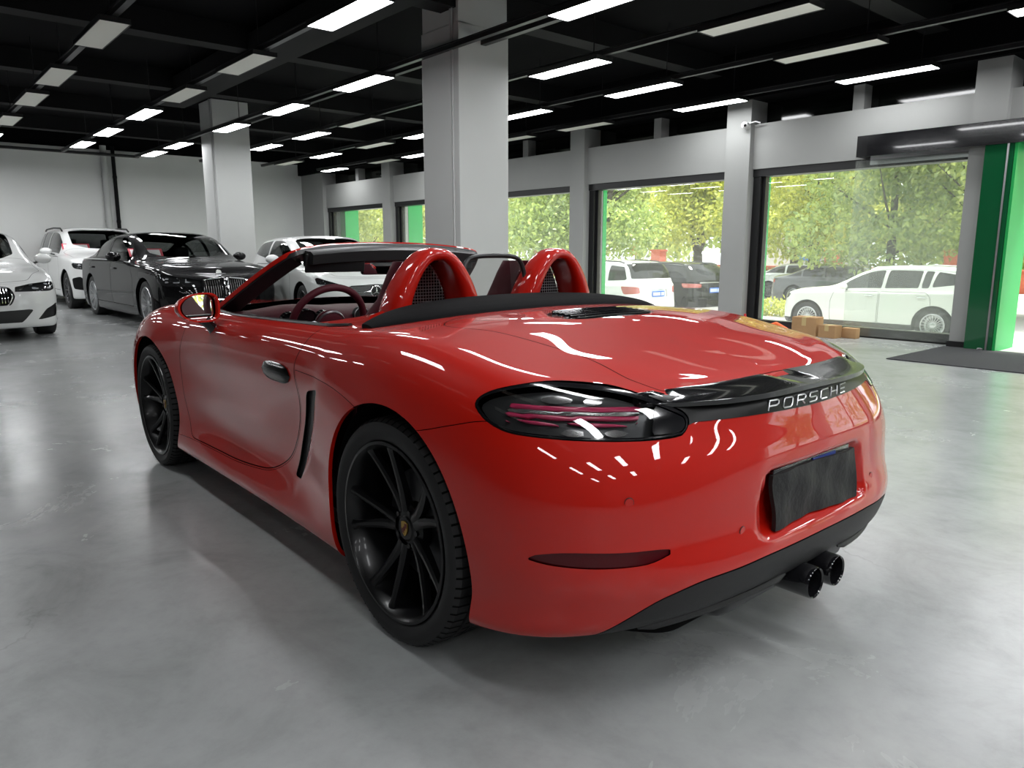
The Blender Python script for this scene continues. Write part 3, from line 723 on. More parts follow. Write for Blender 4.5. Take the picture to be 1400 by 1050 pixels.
# ---- interior
mb = MB(); P = []
for i in range(41):
    y = .72 - 1.44 * i / 40; e = abs(y) / .72; hood_ = .035 * math.exp(-((y - .36) / .17) ** 2)
    P.append([(1.98 - .12 * e * e, y, .880 - .02 * e), (1.85 - .06 * e * e, y, .885 + hood_ * .6 - .01 * e), (1.70, y, .875 + hood_ - .012 * e), (1.615, y, .850 + hood_ * .9 - .012 * e), (1.60, y, .80), (1.64, y, .70), (1.66, y, .45)])
mb.grid(P); dash = mb.build('dashboard', LEATHER, car, angle=60)
mb = MB(); mb.m = T(1.60, .36, .835) @ Matrix.Rotation(math.radians(-100), 4, 'Y')
for (y, r) in ((0, .052), (.09, .042), (-.09, .042)): mb.m_do(T(0, y, 0), lambda: mb.lathe([(0, 0), (r, 0), (r, .01), (r * 1.08, .012), (r * 1.08, -.02)], 28))
mb.build('instrument_dials', BLACK, dash)
for (y, z) in ((.63, .835), (.06, .845), (-.10, .845), (-.63, .835)):
    mb = MB(); mb.m = T(1.598, y, z) @ Matrix.Rotation(math.radians(-95), 4, 'Y'); mb.lathe([(.0, -.004), (.030, -.004), (.034, .004), (.040, .006), (.043, 0), (.043, -.02)], 28); v_ = mb.build('air_vent', SATIN, dash)
    mb = MB(); mb.m = T(1.598, y, z) @ Matrix.Rotation(math.radians(-95), 4, 'Y'); mb.lathe([(.037, .006), (.040, .0085), (.043, .006)], 28); mb.build('vent_ring', SILVER, v_)
# steering wheel
sw = empty('steering_wheel', (1.40, .345, .835), 0, car); sw.rotation_euler = (0, math.radians(68), 0)
mb = MB(); mb.lathe([(.183 + .017 * math.cos(a), .017 * math.sin(a)) for a in np.linspace(0, 2 * PI, 13)[:-1]], 64, closed=True); mb.build('wheel_ring', LEATHER, sw)
mb = MB(); mb.lathe([(0, -.035), (.05, -.035), (.066, -.025), (.07, 0), (.06, .02), (0, .02)], 32); mb.build('wheel_hub', LEATHER, sw)
for a in (0, PI, -PI / 2):
    mb = MB(); a2 = a + PI / 2; mb.tube([(.06 * math.cos(a2), .06 * math.sin(a2), -.01), (.175 * math.cos(a2), .175 * math.sin(a2), 0)], [.02, .014], n=8, flat=.4); mb.build('wheel_spoke', SILVER, sw)
mb = MB(); mb.lathe([(.066, -.026), (.072, -.03), (.076, -.02)], 32); mb.build('hub_ring', SILVER, sw)
for q in (1, -1):
    st = empty('seat', (.955, .285 * q, .0), 0, car)
    P = []
    for i in range(15):                                          # back with integrated headrest
        t = i / 14; z = .42 + .71 * t; x = .0 - .25 * t; hw = pchip([0, .2, .55, .72, .80, .9, 1.], [.24, .25, .215, .18, .14, .125, .10], [t])[0]; dp = pchip([0, .5, .8, 1], [.10, .085, .06, .045], [t])[0]; row = []
        for k in range(20):
            a = 2 * PI * k / 20; c_, s_ = math.cos(a), math.sin(a)
            row.append((x + dp * math.copysign(abs(c_) ** .8, c_) + .03 * (abs(s_) ** 3), hw * math.copysign(abs(s_) ** .6, s_), z))
        P.append(row)
    mb = MB(); mb.grid(P, closed_v=True); mb.add(P[-1], [range(20)]); mb.build('seat_back', LEATHER, st, angle=70)
    mb = MB(); mb.rbox(-.02, .50, -.25, .25, .26, .42, .05); mb.build('seat_cushion', LEATHER, st)
for q in (1, -1):
    mb = MB(); mb.rbox(.55, 1.95, min(.665 * q, .715 * q), max(.665 * q, .715 * q), .35, .868, .02); mb.build('door_card', LEATHER, car)
mb = MB(); mb.box(.3, 1.95, -.70, .70, .20, .24); mb.box(.40, .44, -.68, .68, .24, .93); mb.build('cabin_floor', DARK, car)
mb = MB(); mb.rbox(.70, 1.62, -.09, .09, .24, .56, .03); mb.build('centre_console', LEATHER, car)
# ---- vent slats on the deck
mb = MB()
vb = vent.both().bvh()
for k in range(6):
    x = -.085 + .028 * k; pth = []
    for y in np.linspace(-.19, .19, 15):
        h = vb.ray_cast(Vector((x, y, 3)), Vector((0, 0, -1)))[0]
        if h: pth.append((x, y, h.z + .003))
    if len(pth) > 2: mb.tube(pth, .006, n=6, flat=.6)
mb.build('vent_slats', BLACK, car)

# ================================================================== the other cars
WHITE = mat('white_paint', (.78, .79, .78), rough=.3, coat=1., coat_rough=.02)
PEARL = mat('warm_white_paint', (.66, .67, .63), rough=.3, coat=1., coat_rough=.03)
BLACKP = mat('black_paint', (.003, .003, .0035), rough=.5, coat=.65, coat_rough=.015, spec=.05)
DGREY = mat('dark_grey_paint', (.045, .047, .05), rough=.3, coat=1.)
SILVP = mat('silver_paint', (.55, .56, .57), rough=.35, coat=1., metal=.3)
TINT = glass_mat('car_window_glass', (.22, .23, .23))
SCREEN = glass_mat('windscreen_glass', (.55, .57, .56))
TINTD = glass_mat('privacy_glass', (.10, .105, .10))
LAMPC = glass_mat('head_lamp_cover', (.75, .76, .77))
LAMPB = mat('head_lamp_bowl', (.05, .052, .055), rough=.25, metal=.5)
LAMPW = mat('lamp_white', (.75, .76, .78), rough=.15, coat=1.)
TAILR = mat('tail_lamp_red', (.35, .012, .015), rough=.12, coat=1.)
ALLOY = mat('alloy_wheel', (.55, .56, .57), rough=.3, metal=.9)
ALLOYD = mat('dark_alloy_wheel', (.12, .12, .125), rough=.3, metal=.8)
TRIMB = mat('black_trim', (.012, .012, .012), rough=.4)
PLATEB = mat('blue_plate', (.02, .13, .55), rough=.35)
PLATEW = mat('plate_white', (.85, .87, .9), rough=.4)
CABIN = mat('cabin_black', (.012, .012, .013), rough=.8)

def simple_wheel(parent, x, y, side, R, w, rr, nsp, m):
    hub = empty('wheel', (x, 0, R), 0, parent)
    M = T(0, y * side, 0) @ Matrix.Scale(side, 4, (0, 1, 0))
    mb = MB(); mb.m = M; mb.lathe([(rr - .008, -.02), (rr + .01, 0), (R - .03, .004), (R - .01, -.006), (R, -.03), (R, -w + .03), (R - .02, -w), (rr, -w)], 48, 'y'); mb.build('tyre', RUBBER, hub)
    mb = MB(); mb.m = M; mb.lathe([(rr + .004, -.004), (rr - .004, .002), (rr - .018, -.006), (rr - .03, -.05), (rr - .04, -.12), (0, -.13)], 48, 'y')
    for k in range(nsp):
        a = 2 * PI * k / nsp; rings = []
        for t in np.linspace(0, 1, 5):
            r = .05 + (rr - .06) * t; wd = (.30 * rr / nsp * 2.2) * (1 - .25 * t) ; yf = -.028 + .022 * t; ca, sa = math.cos(a), math.sin(a)
            rings.append([(r * ca - d * sa, h, r * sa + d * ca) for d, h in ((-wd, yf - .03), (-wd * .8, yf), (wd * .8, yf), (wd, yf - .03))])
        mb.grid(rings, closed_v=True)
    mb.lathe([(0, -.022), (.05, -.024), (.065, -.035), (.07, -.06)], 24, 'y'); mb.build('rim', m, hub)
    mb = MB(); mb.m = M; mb.lathe([(0, -.07), (.15, -.07), (.155, -.1)], 32, 'y'); mb.build('brake_disc', DISC, hub)
    return hub

def make_car(name, S, loc, heading, label, cat='car', group=None):
    hw, wb, fo, ro, H = S['hw'], S['wb'], S['fo'], S['ro'], S['H']; xn, xt = wb + fo, -ro
    suv = S.get('suv', False)
    x0, x1 = xt + S.get('tail_len', .45), xn - .42
    XSc = np.linspace(x0, x1, 26)
    zc = pchip(*zip(*S['profile']), XSc); be = pchip(*zip(*S['belt']), XSc)
    c = np.clip((zc - be) / (H - be.mean()), 0, 1)
    tap = 1 - .035 * np.clip((XSc - (wb - .3)) / (x1 - wb + .3), 0, 1) ** 2 - .03 * np.clip((.2 - XSc) / (.2 - x0), 0, 1) ** 2
    L = lambda a, b: hw * (a + (b - a) * c) * tap
    cl = S.get('clear', .18); zb = S.get('bumper_z', .52); hf = S['hood_z']; tz = S['tail_z']
    o = np.ones_like(XSc)
    rows = [
        (xt + .12, 2.6, cl + .02, hw * .80 * o, (cl + .0) * o, xn - .16, cl + .02),
        (xt + .04, 2.8, cl + .04, hw * .955 * tap, (cl + .01) * o, xn - .05, cl + .02),
        (xt + .005, 3.0, .36, hw * .985 * tap, .34 * o, xn - .005, .33),
        (xt, 3.0, zb, hw * 1.0 * tap, zb * o, xn, zb - .03),
        (xt + .02, 3.0, zb + .18, hw * .992 * tap, zb + .17 + .0 * o, xn - .02, zb + .10),
        (xt + .04, 2.8, tz - .07, hw * .982 * tap, be - .09, xn - .07, hf - .05),
        (xt + (.05 if suv else .07), 2.6, tz, hw * .94 * tap, be, xn - .16, hf)]
    fr = (.5, .86, .975, 1.)
    Wc = ((.81, .845), (.64, .705), (.37, .42), (0, 0))
    if suv: tails = [(xt + S['rake'] * .5, 2.6, tz + (H - tz) * .45), (xt + S['rake'], 2.4, tz + (H - tz) * .84), (xt + S['rake'] + .02, 2.2, H - .055), (xt + S['rake'] + .03, 2., H - .045)]
    else: tails = [(xt + .11, 2.4, tz + .02), (xt + .14, 2.2, tz + .03), (xt + .155, 2., tz + .035), (xt + .16, 2., tz + .037)]
    noses = [(xn - .22, hf + .012), (xn - .26, hf + .022), (xn - .285, hf + .028), (xn - .29, hf + .03)]
    for f, w, t, n in zip(fr, Wc, tails, noses): rows.append((t[0], t[1], t[2], L(*w) if f < 1 else 0 * o, be + (zc - be) * f, n[0], n[1]))
    rows = [(r[0], r[1], r[2], list(r[3]), list(r[4]), r[5], r[6]) for r in rows]
    Gc = loft_rows(rows, list(XSc), per=6, nt=26, ns=120, nn=26, sm=8)
    n_u, n_v = Gc.shape[:2]
    arc = np.r_[0, np.cumsum(np.linalg.norm(np.diff(Gc[24], axis=0), axis=1))]
    at = np.stack([np.repeat((np.arange(n_u) / 6.)[:, None], n_v, 1), np.repeat(arc[None], n_u, 0), np.repeat((arc[-1] - arc)[None], n_u, 0)], -1)
    sh = Shell.from_grid(Gc, at)
    if (sh.N * (sh.V - [wb / 2, 0, .5])).sum() < 0: sh.N = -sh.N; sh.F = [f[::-1] for f in sh.F]
    R = S['R']; ra = R + S.get('arch_gap', .055)
    ar = lambda s: np.minimum(np.hypot(s.V[:, 0], s.V[:, 2] - R) - ra, np.hypot(s.V[:, 0] - wb, s.V[:, 2] - R) - ra)
    sh = sh.outside(ar(sh))
    full = sh.both().bvh()
    root = empty(name, loc, heading, label=label, cat=cat, group=group)
    P = S['paint']; ln = sh.offset(-.02)
    def take(poly, kx, ky, extra=None, gap=.0, dark=True):
        """cut one region out of the shell (and, for glass, out of the lining)"""
        nonlocal sh, ln
        ax = {'x': lambda s: s.V[:, 0], 'y': lambda s: s.V[:, 1], 'z': lambda s: s.V[:, 2], 'row': lambda s: s.A[:, 0] * .1, 'a': lambda s: s.A[:, 1], 'n': lambda s: s.A[:, 2]}
        pp = np.array(poly, float)
        if ky == 'row': pp = pp * [1, .1]
        f = lambda s: (np.maximum(sdpoly(ax[kx](s), ax[ky](s), pp), extra(s)) if extra else sdpoly(ax[kx](s), ax[ky](s), pp))
        ins, sh = sh.split(f(sh))
        if gap: sh = sh.outside(f(sh) - gap) if len(sh.F) else sh
        if not dark: ln = ln.outside(f(ln))
        return ins
    xw0, xw1 = S['ws']
    wsg = take(rpoly([(xw1, 10.6), (xw1 - .06, 9.2), (xw1 - .02, 8.38), (xw0 - .24, 8.16), (xw0 - .05, 9.), (xw0, 10.6)], [.02, .1, .1, .06, .3, .02]), 'x', 'row', dark=False)
    wsg.both().build('windscreen', SCREEN, root)
    for poly in S['side_glass']:
        g = take(rpoly(poly, .05), 'x', 'row', lambda s: .3 - s.V[:, 1], dark=False)
        if len(g.F):
            for q in (g, g.mirror()): q.offset(-.004).build('side_window', S.get('rear_tint', TINT), root)
    if S.get('rear_glass'):
        if suv: g = take(rpoly(S['rear_glass'], .05), 'y', 'row', lambda s: s.V[:, 0] - (xt + .55), dark=False)
        else: g = take(rpoly(S['rear_glass'], .05), 'x', 'row', dark=False)
        if len(g.F): g.both().offset(-.003).build('rear_window', S.get('rear_tint', TINT), root)
    lamps = take(rpoly(S['head'], .015), 'n', 'z', lambda s: (xn - 1.4) - s.V[:, 0])
    for q in (lamps, lamps.mirror()):
        if len(q.F):
            l_ = q.build('head_lamp', LAMPC, root); q.offset(-.03).build('lamp_bowl', LAMPB, l_)
            hc = np.array(S['head']).mean(0)
            for dn in S.get('lamp_units', (-.09, .09)):
                b = q.offset(-.012); b = b.inside(sdpoly(b.A[:, 2], b.V[:, 2], rpoly([(hc[0] + dn - .055, hc[1] - .03), (hc[0] + dn + .055, hc[1] - .03), (hc[0] + dn + .06, hc[1] - .012), (hc[0] + dn - .05, hc[1] - .012)], .008)))
                if len(b.F): b.build('lamp_unit', LAMPW, l_)
                b = q.offset(-.012); d_ = np.abs(np.hypot(b.A[:, 2] - hc[0] - dn, b.V[:, 2] - hc[1] - .008) - .032) - .007
                b = b.inside(d_)
                if len(b.F): b.build('lamp_ring', LAMPW, l_)
    tl = take(rpoly(S['tail'], .02), 'a', 'z', lambda s: s.V[:, 0] - (xt + 1.0))
    for q in (tl, tl.mirror()):
        if len(q.F): q.build('tail_lamp', S.get('tail_mat', TAILR), root)
    for (nm, poly, mm, off) in S.get('front', []):
        g = take(rpoly(poly, .02), 'n', 'z', lambda s: (xn - 1.2) - s.V[:, 0])
        if len(g.F):
            if min(p[0] for p in poly) > .02:
                for q in (g, g.mirror()): q.offset(off).build(nm, mm, root)
            else: g.both().offset(off).build(nm, mm, root)
    for (nm, poly, mm, off) in S.get('rear', []):
        g = take(rpoly(poly, .02), 'a', 'z', lambda s: s.V[:, 0] - (xt + 1.2))
        if len(g.F): g.both().offset(off).build(nm, mm, root)
    for poly in S.get('doors', []):
        g = take(rpoly(poly, .04), 'x', 'z', lambda s: .4 - s.V[:, 1], gap=.005)
        g = g.inside(np.maximum(sdpoly(g.V[:, 0], g.V[:, 2], rpoly(poly, .04)) + .004, -9))
        dvs = g.bvh()
        for q, sd_ in ((g, 1), (g.mirror(), -1)):
            d_ = q.build('door', P, root)
            hx = poly[0][0] + S.get('handle_dx', .13); hz = S.get('handle_z', .90); h = dvs.ray_cast(Vector((hx, 3, hz)), Vector((0, -1, 0)))[0]
            if h: mb = MB(); mb.rbox(hx - .02, hx + .17, min(h.y * sd_ - .01, h.y * sd_ + .028 * sd_), max(h.y * sd_ + .01, h.y * sd_ + .028 * sd_), hz - .015, hz + .015, .008); mb.build('door_handle', S.get('handle_mat', P), d_)
    if S.get('hood_line'):
        g = take(rpoly(S['hood_line'], .06), 'x', 'y', lambda s: .6 - s.V[:, 2], gap=.005)
        g.both().build('bonnet', P, root)
    if S.get('cladding'):
        g = take([(x0 - 3, cl - .2), (xn + 1, cl - .2), (xn + 1, cl + .13), (x0 - 3, cl + .13)], 'x', 'z'); g.both().build('lower_cladding', TRIMB, root)
    sh.both().build('body_shell', P, root)
    ln.both().build('inner_lining', CABIN, root)
    # cabin
    mb = MB(); mb.rbox(xw0 - .75, xw0 - .1, -hw * .82, hw * .82, .55, be.mean() - .01, .04); mb.build('dashboard', CABIN, root)
    for y in (-.38, .38):
        mb = MB(); mb.rbox(xw0 - 1.75, xw0 - 1.5, y - .25, y + .25, .4, H - .42, .06); mb.rbox(xw0 - 1.78, xw0 - 1.62, y - .13, y + .13, H - .44, H - .26, .05); mb.build('front_seat', CABIN, root)
    mb = MB(); mb.prism(rpoly([(xt + .25, -hw * .8), (xn - .3, -hw * .8), (xn - .3, hw * .8), (xt + .25, hw * .8)], .1), cl + .02, cl + .06); mb.build('underbody', DARK, root)
    for xx in (0, wb):
        mb = MB(); PP = []
        for k in range(25):
            a = -.3 + (PI + .6) * k / 24; PP.append([(xx + (ra + .004) * math.cos(a), yy_, max(cl, R + (ra + .004) * math.sin(a))) for yy_ in (-hw * .955, -.5, .5, hw * .955)])
        mb.grid(PP); mb.build('wheel_well', DARK, root)
    for xx in (0, wb):
        for q in (1, -1): simple_wheel(root, xx, hw - .035, q, R, .235, S['rr'], S.get('spokes', 10), S.get('wheel_mat', ALLOY))
    # window surround and mirrors
    mz = S.get('mirror_z', be.mean() + .09); mxp = S.get('mirror_x', xw0 - .62)
    for q in (1, -1):
        m_ = empty('door_mirror', (mxp, (hw + .085) * q, mz), 0, root)
        mb = MB(); mb.sphere((0, 0, 0), 1, 20, 12, (.085, .115, .075)); mb.build('mirror_housing', S.get('mirror_mat', P), m_)
        mb = MB(); mb.tube([(-.01, -.06 * q, -.05), (-.01, -.17 * q, -.075)], .03, n=8, flat=.5); mb.build('mirror_arm', TRIMB, m_)
        mb = MB(); mb.m = T(-.06, 0, 0) @ Matrix.Rotation(PI / 2, 4, 'Y'); mb.lathe([(0, 0), (.06, 0)], 20); mb.build('mirror_glass', MIRROR, m_)
    def nx(y, z):
        h = full.ray_cast(Vector((xn + 2, y, z)), Vector((-1, 0, 0)))[0]; return h.x if h else xn - .05
    def tx(y, z):
        h = full.ray_cast(Vector((xt - 2, y, z)), Vector((1, 0, 0)))[0]; return h.x if h else xt + .03
    def px_(pts, d=.004): return [(nx(y, z) + d, y, z) for y, z in pts]
    if S.get('rails'):
        for q in (1, -1):
            mb = MB(); mb.tube([(x, hw * .70 * q, pchip(*zip(*S['profile']), [x])[0] - .045 + (.0 if x in S['rails'] else .028)) for x in (S['rails'][0], S['rails'][0] + .15, sum(S['rails']) / 2, S['rails'][1] - .15, S['rails'][1])], .018, n=8); mb.build('roof_rail', S.get('rail_mat', TRIMB), root)
    return root, nx, tx, px_
def plate(root, x, z, blue=True, face=1, y=0., w=.44):
    mb = MB(); mb.rbox(min(x, x + .012 * face), max(x, x + .012 * face), y - w / 2, y + w / 2, z - .07, z + .07, .004); p = mb.build('number_plate', PLATEB if blue else PLATEW, root, label='blue number plate')
    mb = MB()
    for k in range(7):
        yy_ = y + (-.19 + k * .055 + (.02 if k > 1 else 0)); xx = x + .0135 * face
        mb.box(min(xx, xx + .001 * face), max(xx, xx + .001 * face), yy_, yy_ + .034, z - .042, z + .042)
    mb.build('plate_characters', PLATEW, p)
def slats(root, px_, poly_y0, poly_y1, z0, z1, n, m, name='grille_slats', r=.006, both=True):
    for q in ((1, -1) if both else (1,)):
        mb = MB()
        for k in range(n):
            y = (poly_y0 + (poly_y1 - poly_y0) * (k + .5) / n) * q; mb.tube(px_([(y, z0), (y, (z0 + z1) / 2), (y, z1)], .0), r, n=6)
        mb.build(name, m, root)
def ring(root, px_, poly, m, name, r=.011, mirror=True):
    for q in ((1, -1) if mirror else (1,)):
        mb = MB(); mb.tube(px_([(y * q, z) for y, z in poly]), r, n=8, closed=True); mb.build(name, m, root)
def bezel_disc(root, x, y, z, r, m, name, axis='Y', d=.008):
    mb = MB(); mb.m = T(x, y, z) @ Matrix.Rotation(PI / 2, 4, 'Y'); mb.lathe([(0, d), (r, d), (r * 1.05, 0), (r, -.02)], 24); return mb.build(name, m, root)

# ---------------- white saloon at the far left (seen head on)
S5 = dict(hw=.915, wb=2.98, fo=.87, ro=1.09, H=1.47, R=.34, rr=.245, hood_z=.72, tail_z=1.00, paint=WHITE, clear=.16,
    profile=[(-1.1, 1.03), (-.75, 1.07), (-.35, 1.14), (.3, 1.40), (.9, 1.465), (1.4, 1.47), (1.75, 1.42), (2.45, 1.04), (2.62, .985), (3.1, .93), (3.5, .86), (3.85, .77)],
    belt=[(-1.1, .97), (0, 1.0), (1.5, .985), (2.5, .935), (3.0, .89), (3.4, .83), (3.85, .74)], ws=(2.50, 1.58),
    side_glass=[[(-.25, 6.45), (.0, 7.6), (.62, 7.75), (.66, 6.3)], [(.74, 6.3), (.72, 7.75), (1.55, 7.75), (2.0, 7.4), (2.22, 6.35)]],
    rear_glass=[(-.45, 10.6), (-.4, 8.4), (.12, 8.4), (.16, 10.6)],
    head=[(.36, .64), (.40, .70), (.62, .735), (.93, .765), (.98, .74), (.92, .66), (.80, .635)], lamp_units=(-.08, .12), tail=[(.45, .78), (1.0, .80), (1.0, .95), (.5, .93)],
    front=[('lower_intake', [(-.1, .24), (.42, .24), (.56, .41), (-.1, .39)], TRIMB, -.01), ('side_intake', [(.60, .26), (.93, .30), (.98, .46), (.90, .47), (.72, .40)], TRIMB, -.015), ('grille_backing', [(.035, .47), (.30, .47), (.355, .58), (.33, .70), (.08, .72), (.035, .69)], TRIMB, -.02)],
    doors=[[(.0, .38), (.0, .9), (.1, .97), (1.22, .97), (1.22, .3), (.42, .3)], [(1.25, .3), (1.25, .97), (2.3, .93), (2.42, .7), (2.4, .3)]], handle_z=.86, hood_line=[(2.46, -.1), (2.36, .76), (3.2, .74), (3.55, .55), (3.58, -.1)], wheel_mat=ALLOYD)
car5, nx, tx, px_ = make_car('saloon_car', S5, (13.55, .93, 0), PI, 'white saloon car cut by the left edge, facing the viewer', 'car')
ring(car5, px_, rpoly([(.035, .47), (.27, .47), (.325, .58), (.30, .69), (.07, .715), (.035, .69)], .04), CHROME, 'grille_frame', .012)
slats(car5, px_, .06, .29, .50, .68, 7, CHROME, r=.006)
bezel_disc(car5, nx(0, .765) - .01, 0, .77, .04, CHROME, 'bonnet_badge')
# ---------------- black saloon
S7 = dict(hw=.95, wb=3.15, fo=.90, ro=1.10, H=1.485, R=.355, rr=.265, hood_z=.79, tail_z=1.02, paint=BLACKP, clear=.15,
    profile=[(-1.1, 1.05), (-.75, 1.10), (-.35, 1.16), (.35, 1.41), (1.0, 1.48), (1.5, 1.485), (1.9, 1.43), (2.58, 1.07), (2.76, 1.02), (3.25, .98), (3.65, .92), (4.05, .84)],
    belt=[(-1.1, .98), (0, 1.01), (1.5, 1.0), (2.6, .965), (3.1, .93), (3.6, .88), (4.05, .80)], ws=(2.65, 1.72),
    side_glass=[[(-.42, 6.5), (-.1, 7.55), (.16, 7.7), (.22, 6.35)], [(.28, 6.32), (.24, 7.72), (.98, 7.78), (1.02, 6.3)], [(1.10, 6.3), (1.08, 7.78), (1.72, 7.75), (2.15, 7.4), (2.38, 6.35)]],
    rear_glass=[(-.45, 10.6), (-.4, 8.4), (.12, 8.4), (.16, 10.6)],
    head=[(.37, .63), (.37, .73), (.66, .775), (1.00, .82), (1.07, .785), (1.0, .69), (.86, .65)], lamp_units=(-.20, -.05, .10), tail=[(.45, .80), (1.0, .82), (1.0, .95), (.5, .93)],
    front=[('lower_intake', [(-.1, .22), (.70, .22), (.76, .34), (-.1, .34)], TRIMB, -.01), ('grille_backing', [(.03, .44), (.30, .44), (.36, .58), (.345, .75), (.06, .77), (.03, .75)], TRIMB, -.02), ('side_intake', [(.80, .30), (1.0, .33), (1.02, .48), (.86, .46)], TRIMB, -.01)],
    doors=[[(.0, .40), (.0, .9), (.1, .99), (1.36, .99), (1.36, .3), (.45, .3)], [(1.39, .3), (1.39, .99), (2.5, .95), (2.62, .7), (2.58, .3)]], handle_z=.88, hood_line=[(2.62, -.1), (2.5, .80), (3.4, .78), (3.72, .56), (3.76, -.1)], wheel_mat=ALLOY, spokes=14)
car7, nx, tx, px_ = make_car('saloon_car', S7, (13.65, -2.02, 0), math.radians(181.5), 'black saloon car with a tall chrome kidney grille, beyond the red car', 'car')
ring(car7, px_, rpoly([(.028, .44), (.29, .44), (.345, .58), (.33, .74), (.06, .765), (.028, .74)], .05), CHROME, 'grille_frame', .015)
slats(car7, px_, .05, .32, .47, .73, 8, CHROME, r=.0065)
bezel_disc(car7, nx(0, .83) - .015, 0, .835, .042, CHROME, 'bonnet_badge')
for q in (1, -1):
    mb = MB(); bz = S7['belt']; mb.tube([(x, (.955 if x < 2 else .94) * S7['hw'] * q, pchip(*zip(*bz), [x])[0] + .012) for x in np.linspace(-.5, 2.4, 20)], .010, n=6); mb.build('window_trim', CHROME, car7)
# ---------------- white SUV behind
SX = dict(hw=.945, wb=2.86, fo=.84, ro=.98, H=1.68, R=.37, rr=.25, hood_z=.93, tail_z=1.08, paint=WHITE, clear=.21, suv=True, rake=.34, tail_len=.55, arch_gap=.06, bumper_z=.58,
    profile=[(-1.0, 1.60), (-.4, 1.66), (.6, 1.685), (1.25, 1.67), (1.62, 1.60), (2.28, 1.22), (2.45, 1.15), (2.9, 1.10), (3.3, 1.04), (3.7, .98)],
    belt=[(-1.0, 1.12), (0, 1.10), (1.5, 1.07), (2.4, 1.06), (2.9, 1.02), (3.3, .98), (3.7, .93)], ws=(2.33, 1.60),
    side_glass=[[(-.6, 6.5), (-.5, 7.6), (.02, 7.75), (.06, 6.3)], [(.12, 6.3), (.08, 7.75), (.80, 7.8), (.84, 6.25)], [(.92, 6.25), (.90, 7.8), (1.5, 7.75), (1.9, 7.4), (2.1, 6.3)]],
    rear_glass=[(-.7, 6.5), (.7, 6.5), (.6, 8.), (-.6, 8.)],
    head=[(.42, .80), (.42, .87), (.7, .91), (.98, .93), (1.02, .90), (.94, .82), (.7, .785)], lamp_units=(-.10, .10), tail=[(.5, .92), (1.05, .95), (1.05, 1.08), (.5, 1.06)],
    front=[('lower_intake', [(-.1, .33), (.5, .33), (.58, .48), (-.1, .48)], TRIMB, -.01), ('side_intake', [(.68, .38), (.98, .42), (1.0, .62), (.80, .66), (.72, .6)], TRIMB, -.02), ('grille_backing', [(.04, .60), (.34, .60), (.39, .72), (.37, .88), (.07, .90), (.04, .88)], TRIMB, -.02)],
    doors=[[(.0, .48), (.05, .95), (.15, 1.06), (1.12, 1.06), (1.12, .36), (.45, .36)], [(1.15, .36), (1.15, 1.06), (2.25, 1.04), (2.33, .8), (2.3, .36)]], handle_z=.95, hood_line=[(2.36, -.1), (2.24, .80), (3.1, .78), (3.35, .58), (3.38, -.1)], rails=(-.4, 1.5), wheel_mat=ALLOYD)
carx, nx, tx, px_ = make_car('suv_car', SX, (18.5, -1.95, 0), PI, 'white sport utility car against the far wall, behind the black saloon', 'car')
ring(carx, px_, rpoly([(.035, .60), (.33, .60), (.38, .72), (.36, .87), (.07, .895), (.035, .87)], .05), CHROME, 'grille_frame', .013)
slats(carx, px_, .06, .34, .63, .86, 7, CHROME, r=.006)
# ---------------- white hatchback seen through the red car's windscreen
SA = dict(hw=.90, wb=2.73, fo=.86, ro=.83, H=1.43, R=.325, rr=.235, hood_z=.74, tail_z=.98, paint=WHITE, clear=.15, suv=True, rake=.42, tail_len=.62,
    profile=[(-.85, 1.30), (-.3, 1.39), (.6, 1.43), (1.1, 1.425), (1.45, 1.36), (2.15, 1.03), (2.35, .98), (2.8, .92), (3.2, .85), (3.6, .78)],
    belt=[(-.85, 1.02), (0, .99), (1.5, .95), (2.3, .92), (2.8, .87), (3.2, .81), (3.6, .75)], ws=(2.22, 1.42),
    side_glass=[[(-.3, 6.6), (-.1, 7.5), (.62, 7.75), (.66, 6.3)], [(.74, 6.3), (.72, 7.75), (1.3, 7.75), (1.75, 7.4), (1.98, 6.35)]],
    rear_glass=[(-.6, 6.6), (.6, 6.6), (.5, 8.), (-.5, 8.)],
    head=[(.50, .615), (.48, .66), (.62, .70), (.92, .775), (.97, .76), (.88, .67), (.70, .615)], lamp_units=(-.08, .08), tail=[(.45, .84), (.95, .86), (.95, .97), (.45, .96)],
    front=[('grille_backing', [(-.1, .455), (.34, .455), (.445, .55), (.40, .655), (-.1, .675)], TRIMB, -.012), ('lower_intake', [(-.1, .20), (.45, .20), (.5, .30), (-.1, .32)], TRIMB, -.01), ('side_intake', [(.60, .23), (.92, .27), (.95, .40), (.72, .38)], TRIMB, -.015)],
    doors=[[(.0, .38), (.05, .85), (.15, .94), (1.10, .94), (1.10, .28), (.42, .28)], [(1.13, .28), (1.13, .94), (2.1, .91), (2.2, .7), (2.18, .28)]], handle_z=.84, hood_line=[(2.26, -.1), (2.16, .74), (2.95, .72), (3.28, .52), (3.30, -.1)], wheel_mat=ALLOYD, spokes=5)
cara, nx, tx, px_ = make_car('hatchback_car', SA, (11.58, -4.28, 0), math.radians(172), "white hatchback facing the viewer, seen through the red car's windscreen", 'car')
mb = MB()
for r_ in range(9):
    for k in range(-14, 15):
        z = .475 + r_ * .022; y = (k + .5 * (r_ % 2)) * .027
        if abs(y) < .075 and abs(z - .565) < .075: continue
        if sdpoly([abs(y)], [z], [(-.1, .455), (.33, .455), (.43, .55), (.385, .65), (-.1, .67)])[0] < -.008: mb.box(nx(y, z) - .014, nx(y, z) + .004, y - .008, y + .008, z - .0045, z + .0045)
mb.build('grille_studs', CHROME, cara)
mb = MB()
for q in (1, -1): mb.tube(px_([(.09 * q, .565), (.22 * q, .565), (.40 * q, .562)], .004), .011, n=8, flat=.6)
mb.build('grille_bar', CHROME, cara)
xs_ = nx(0, .565) + .01
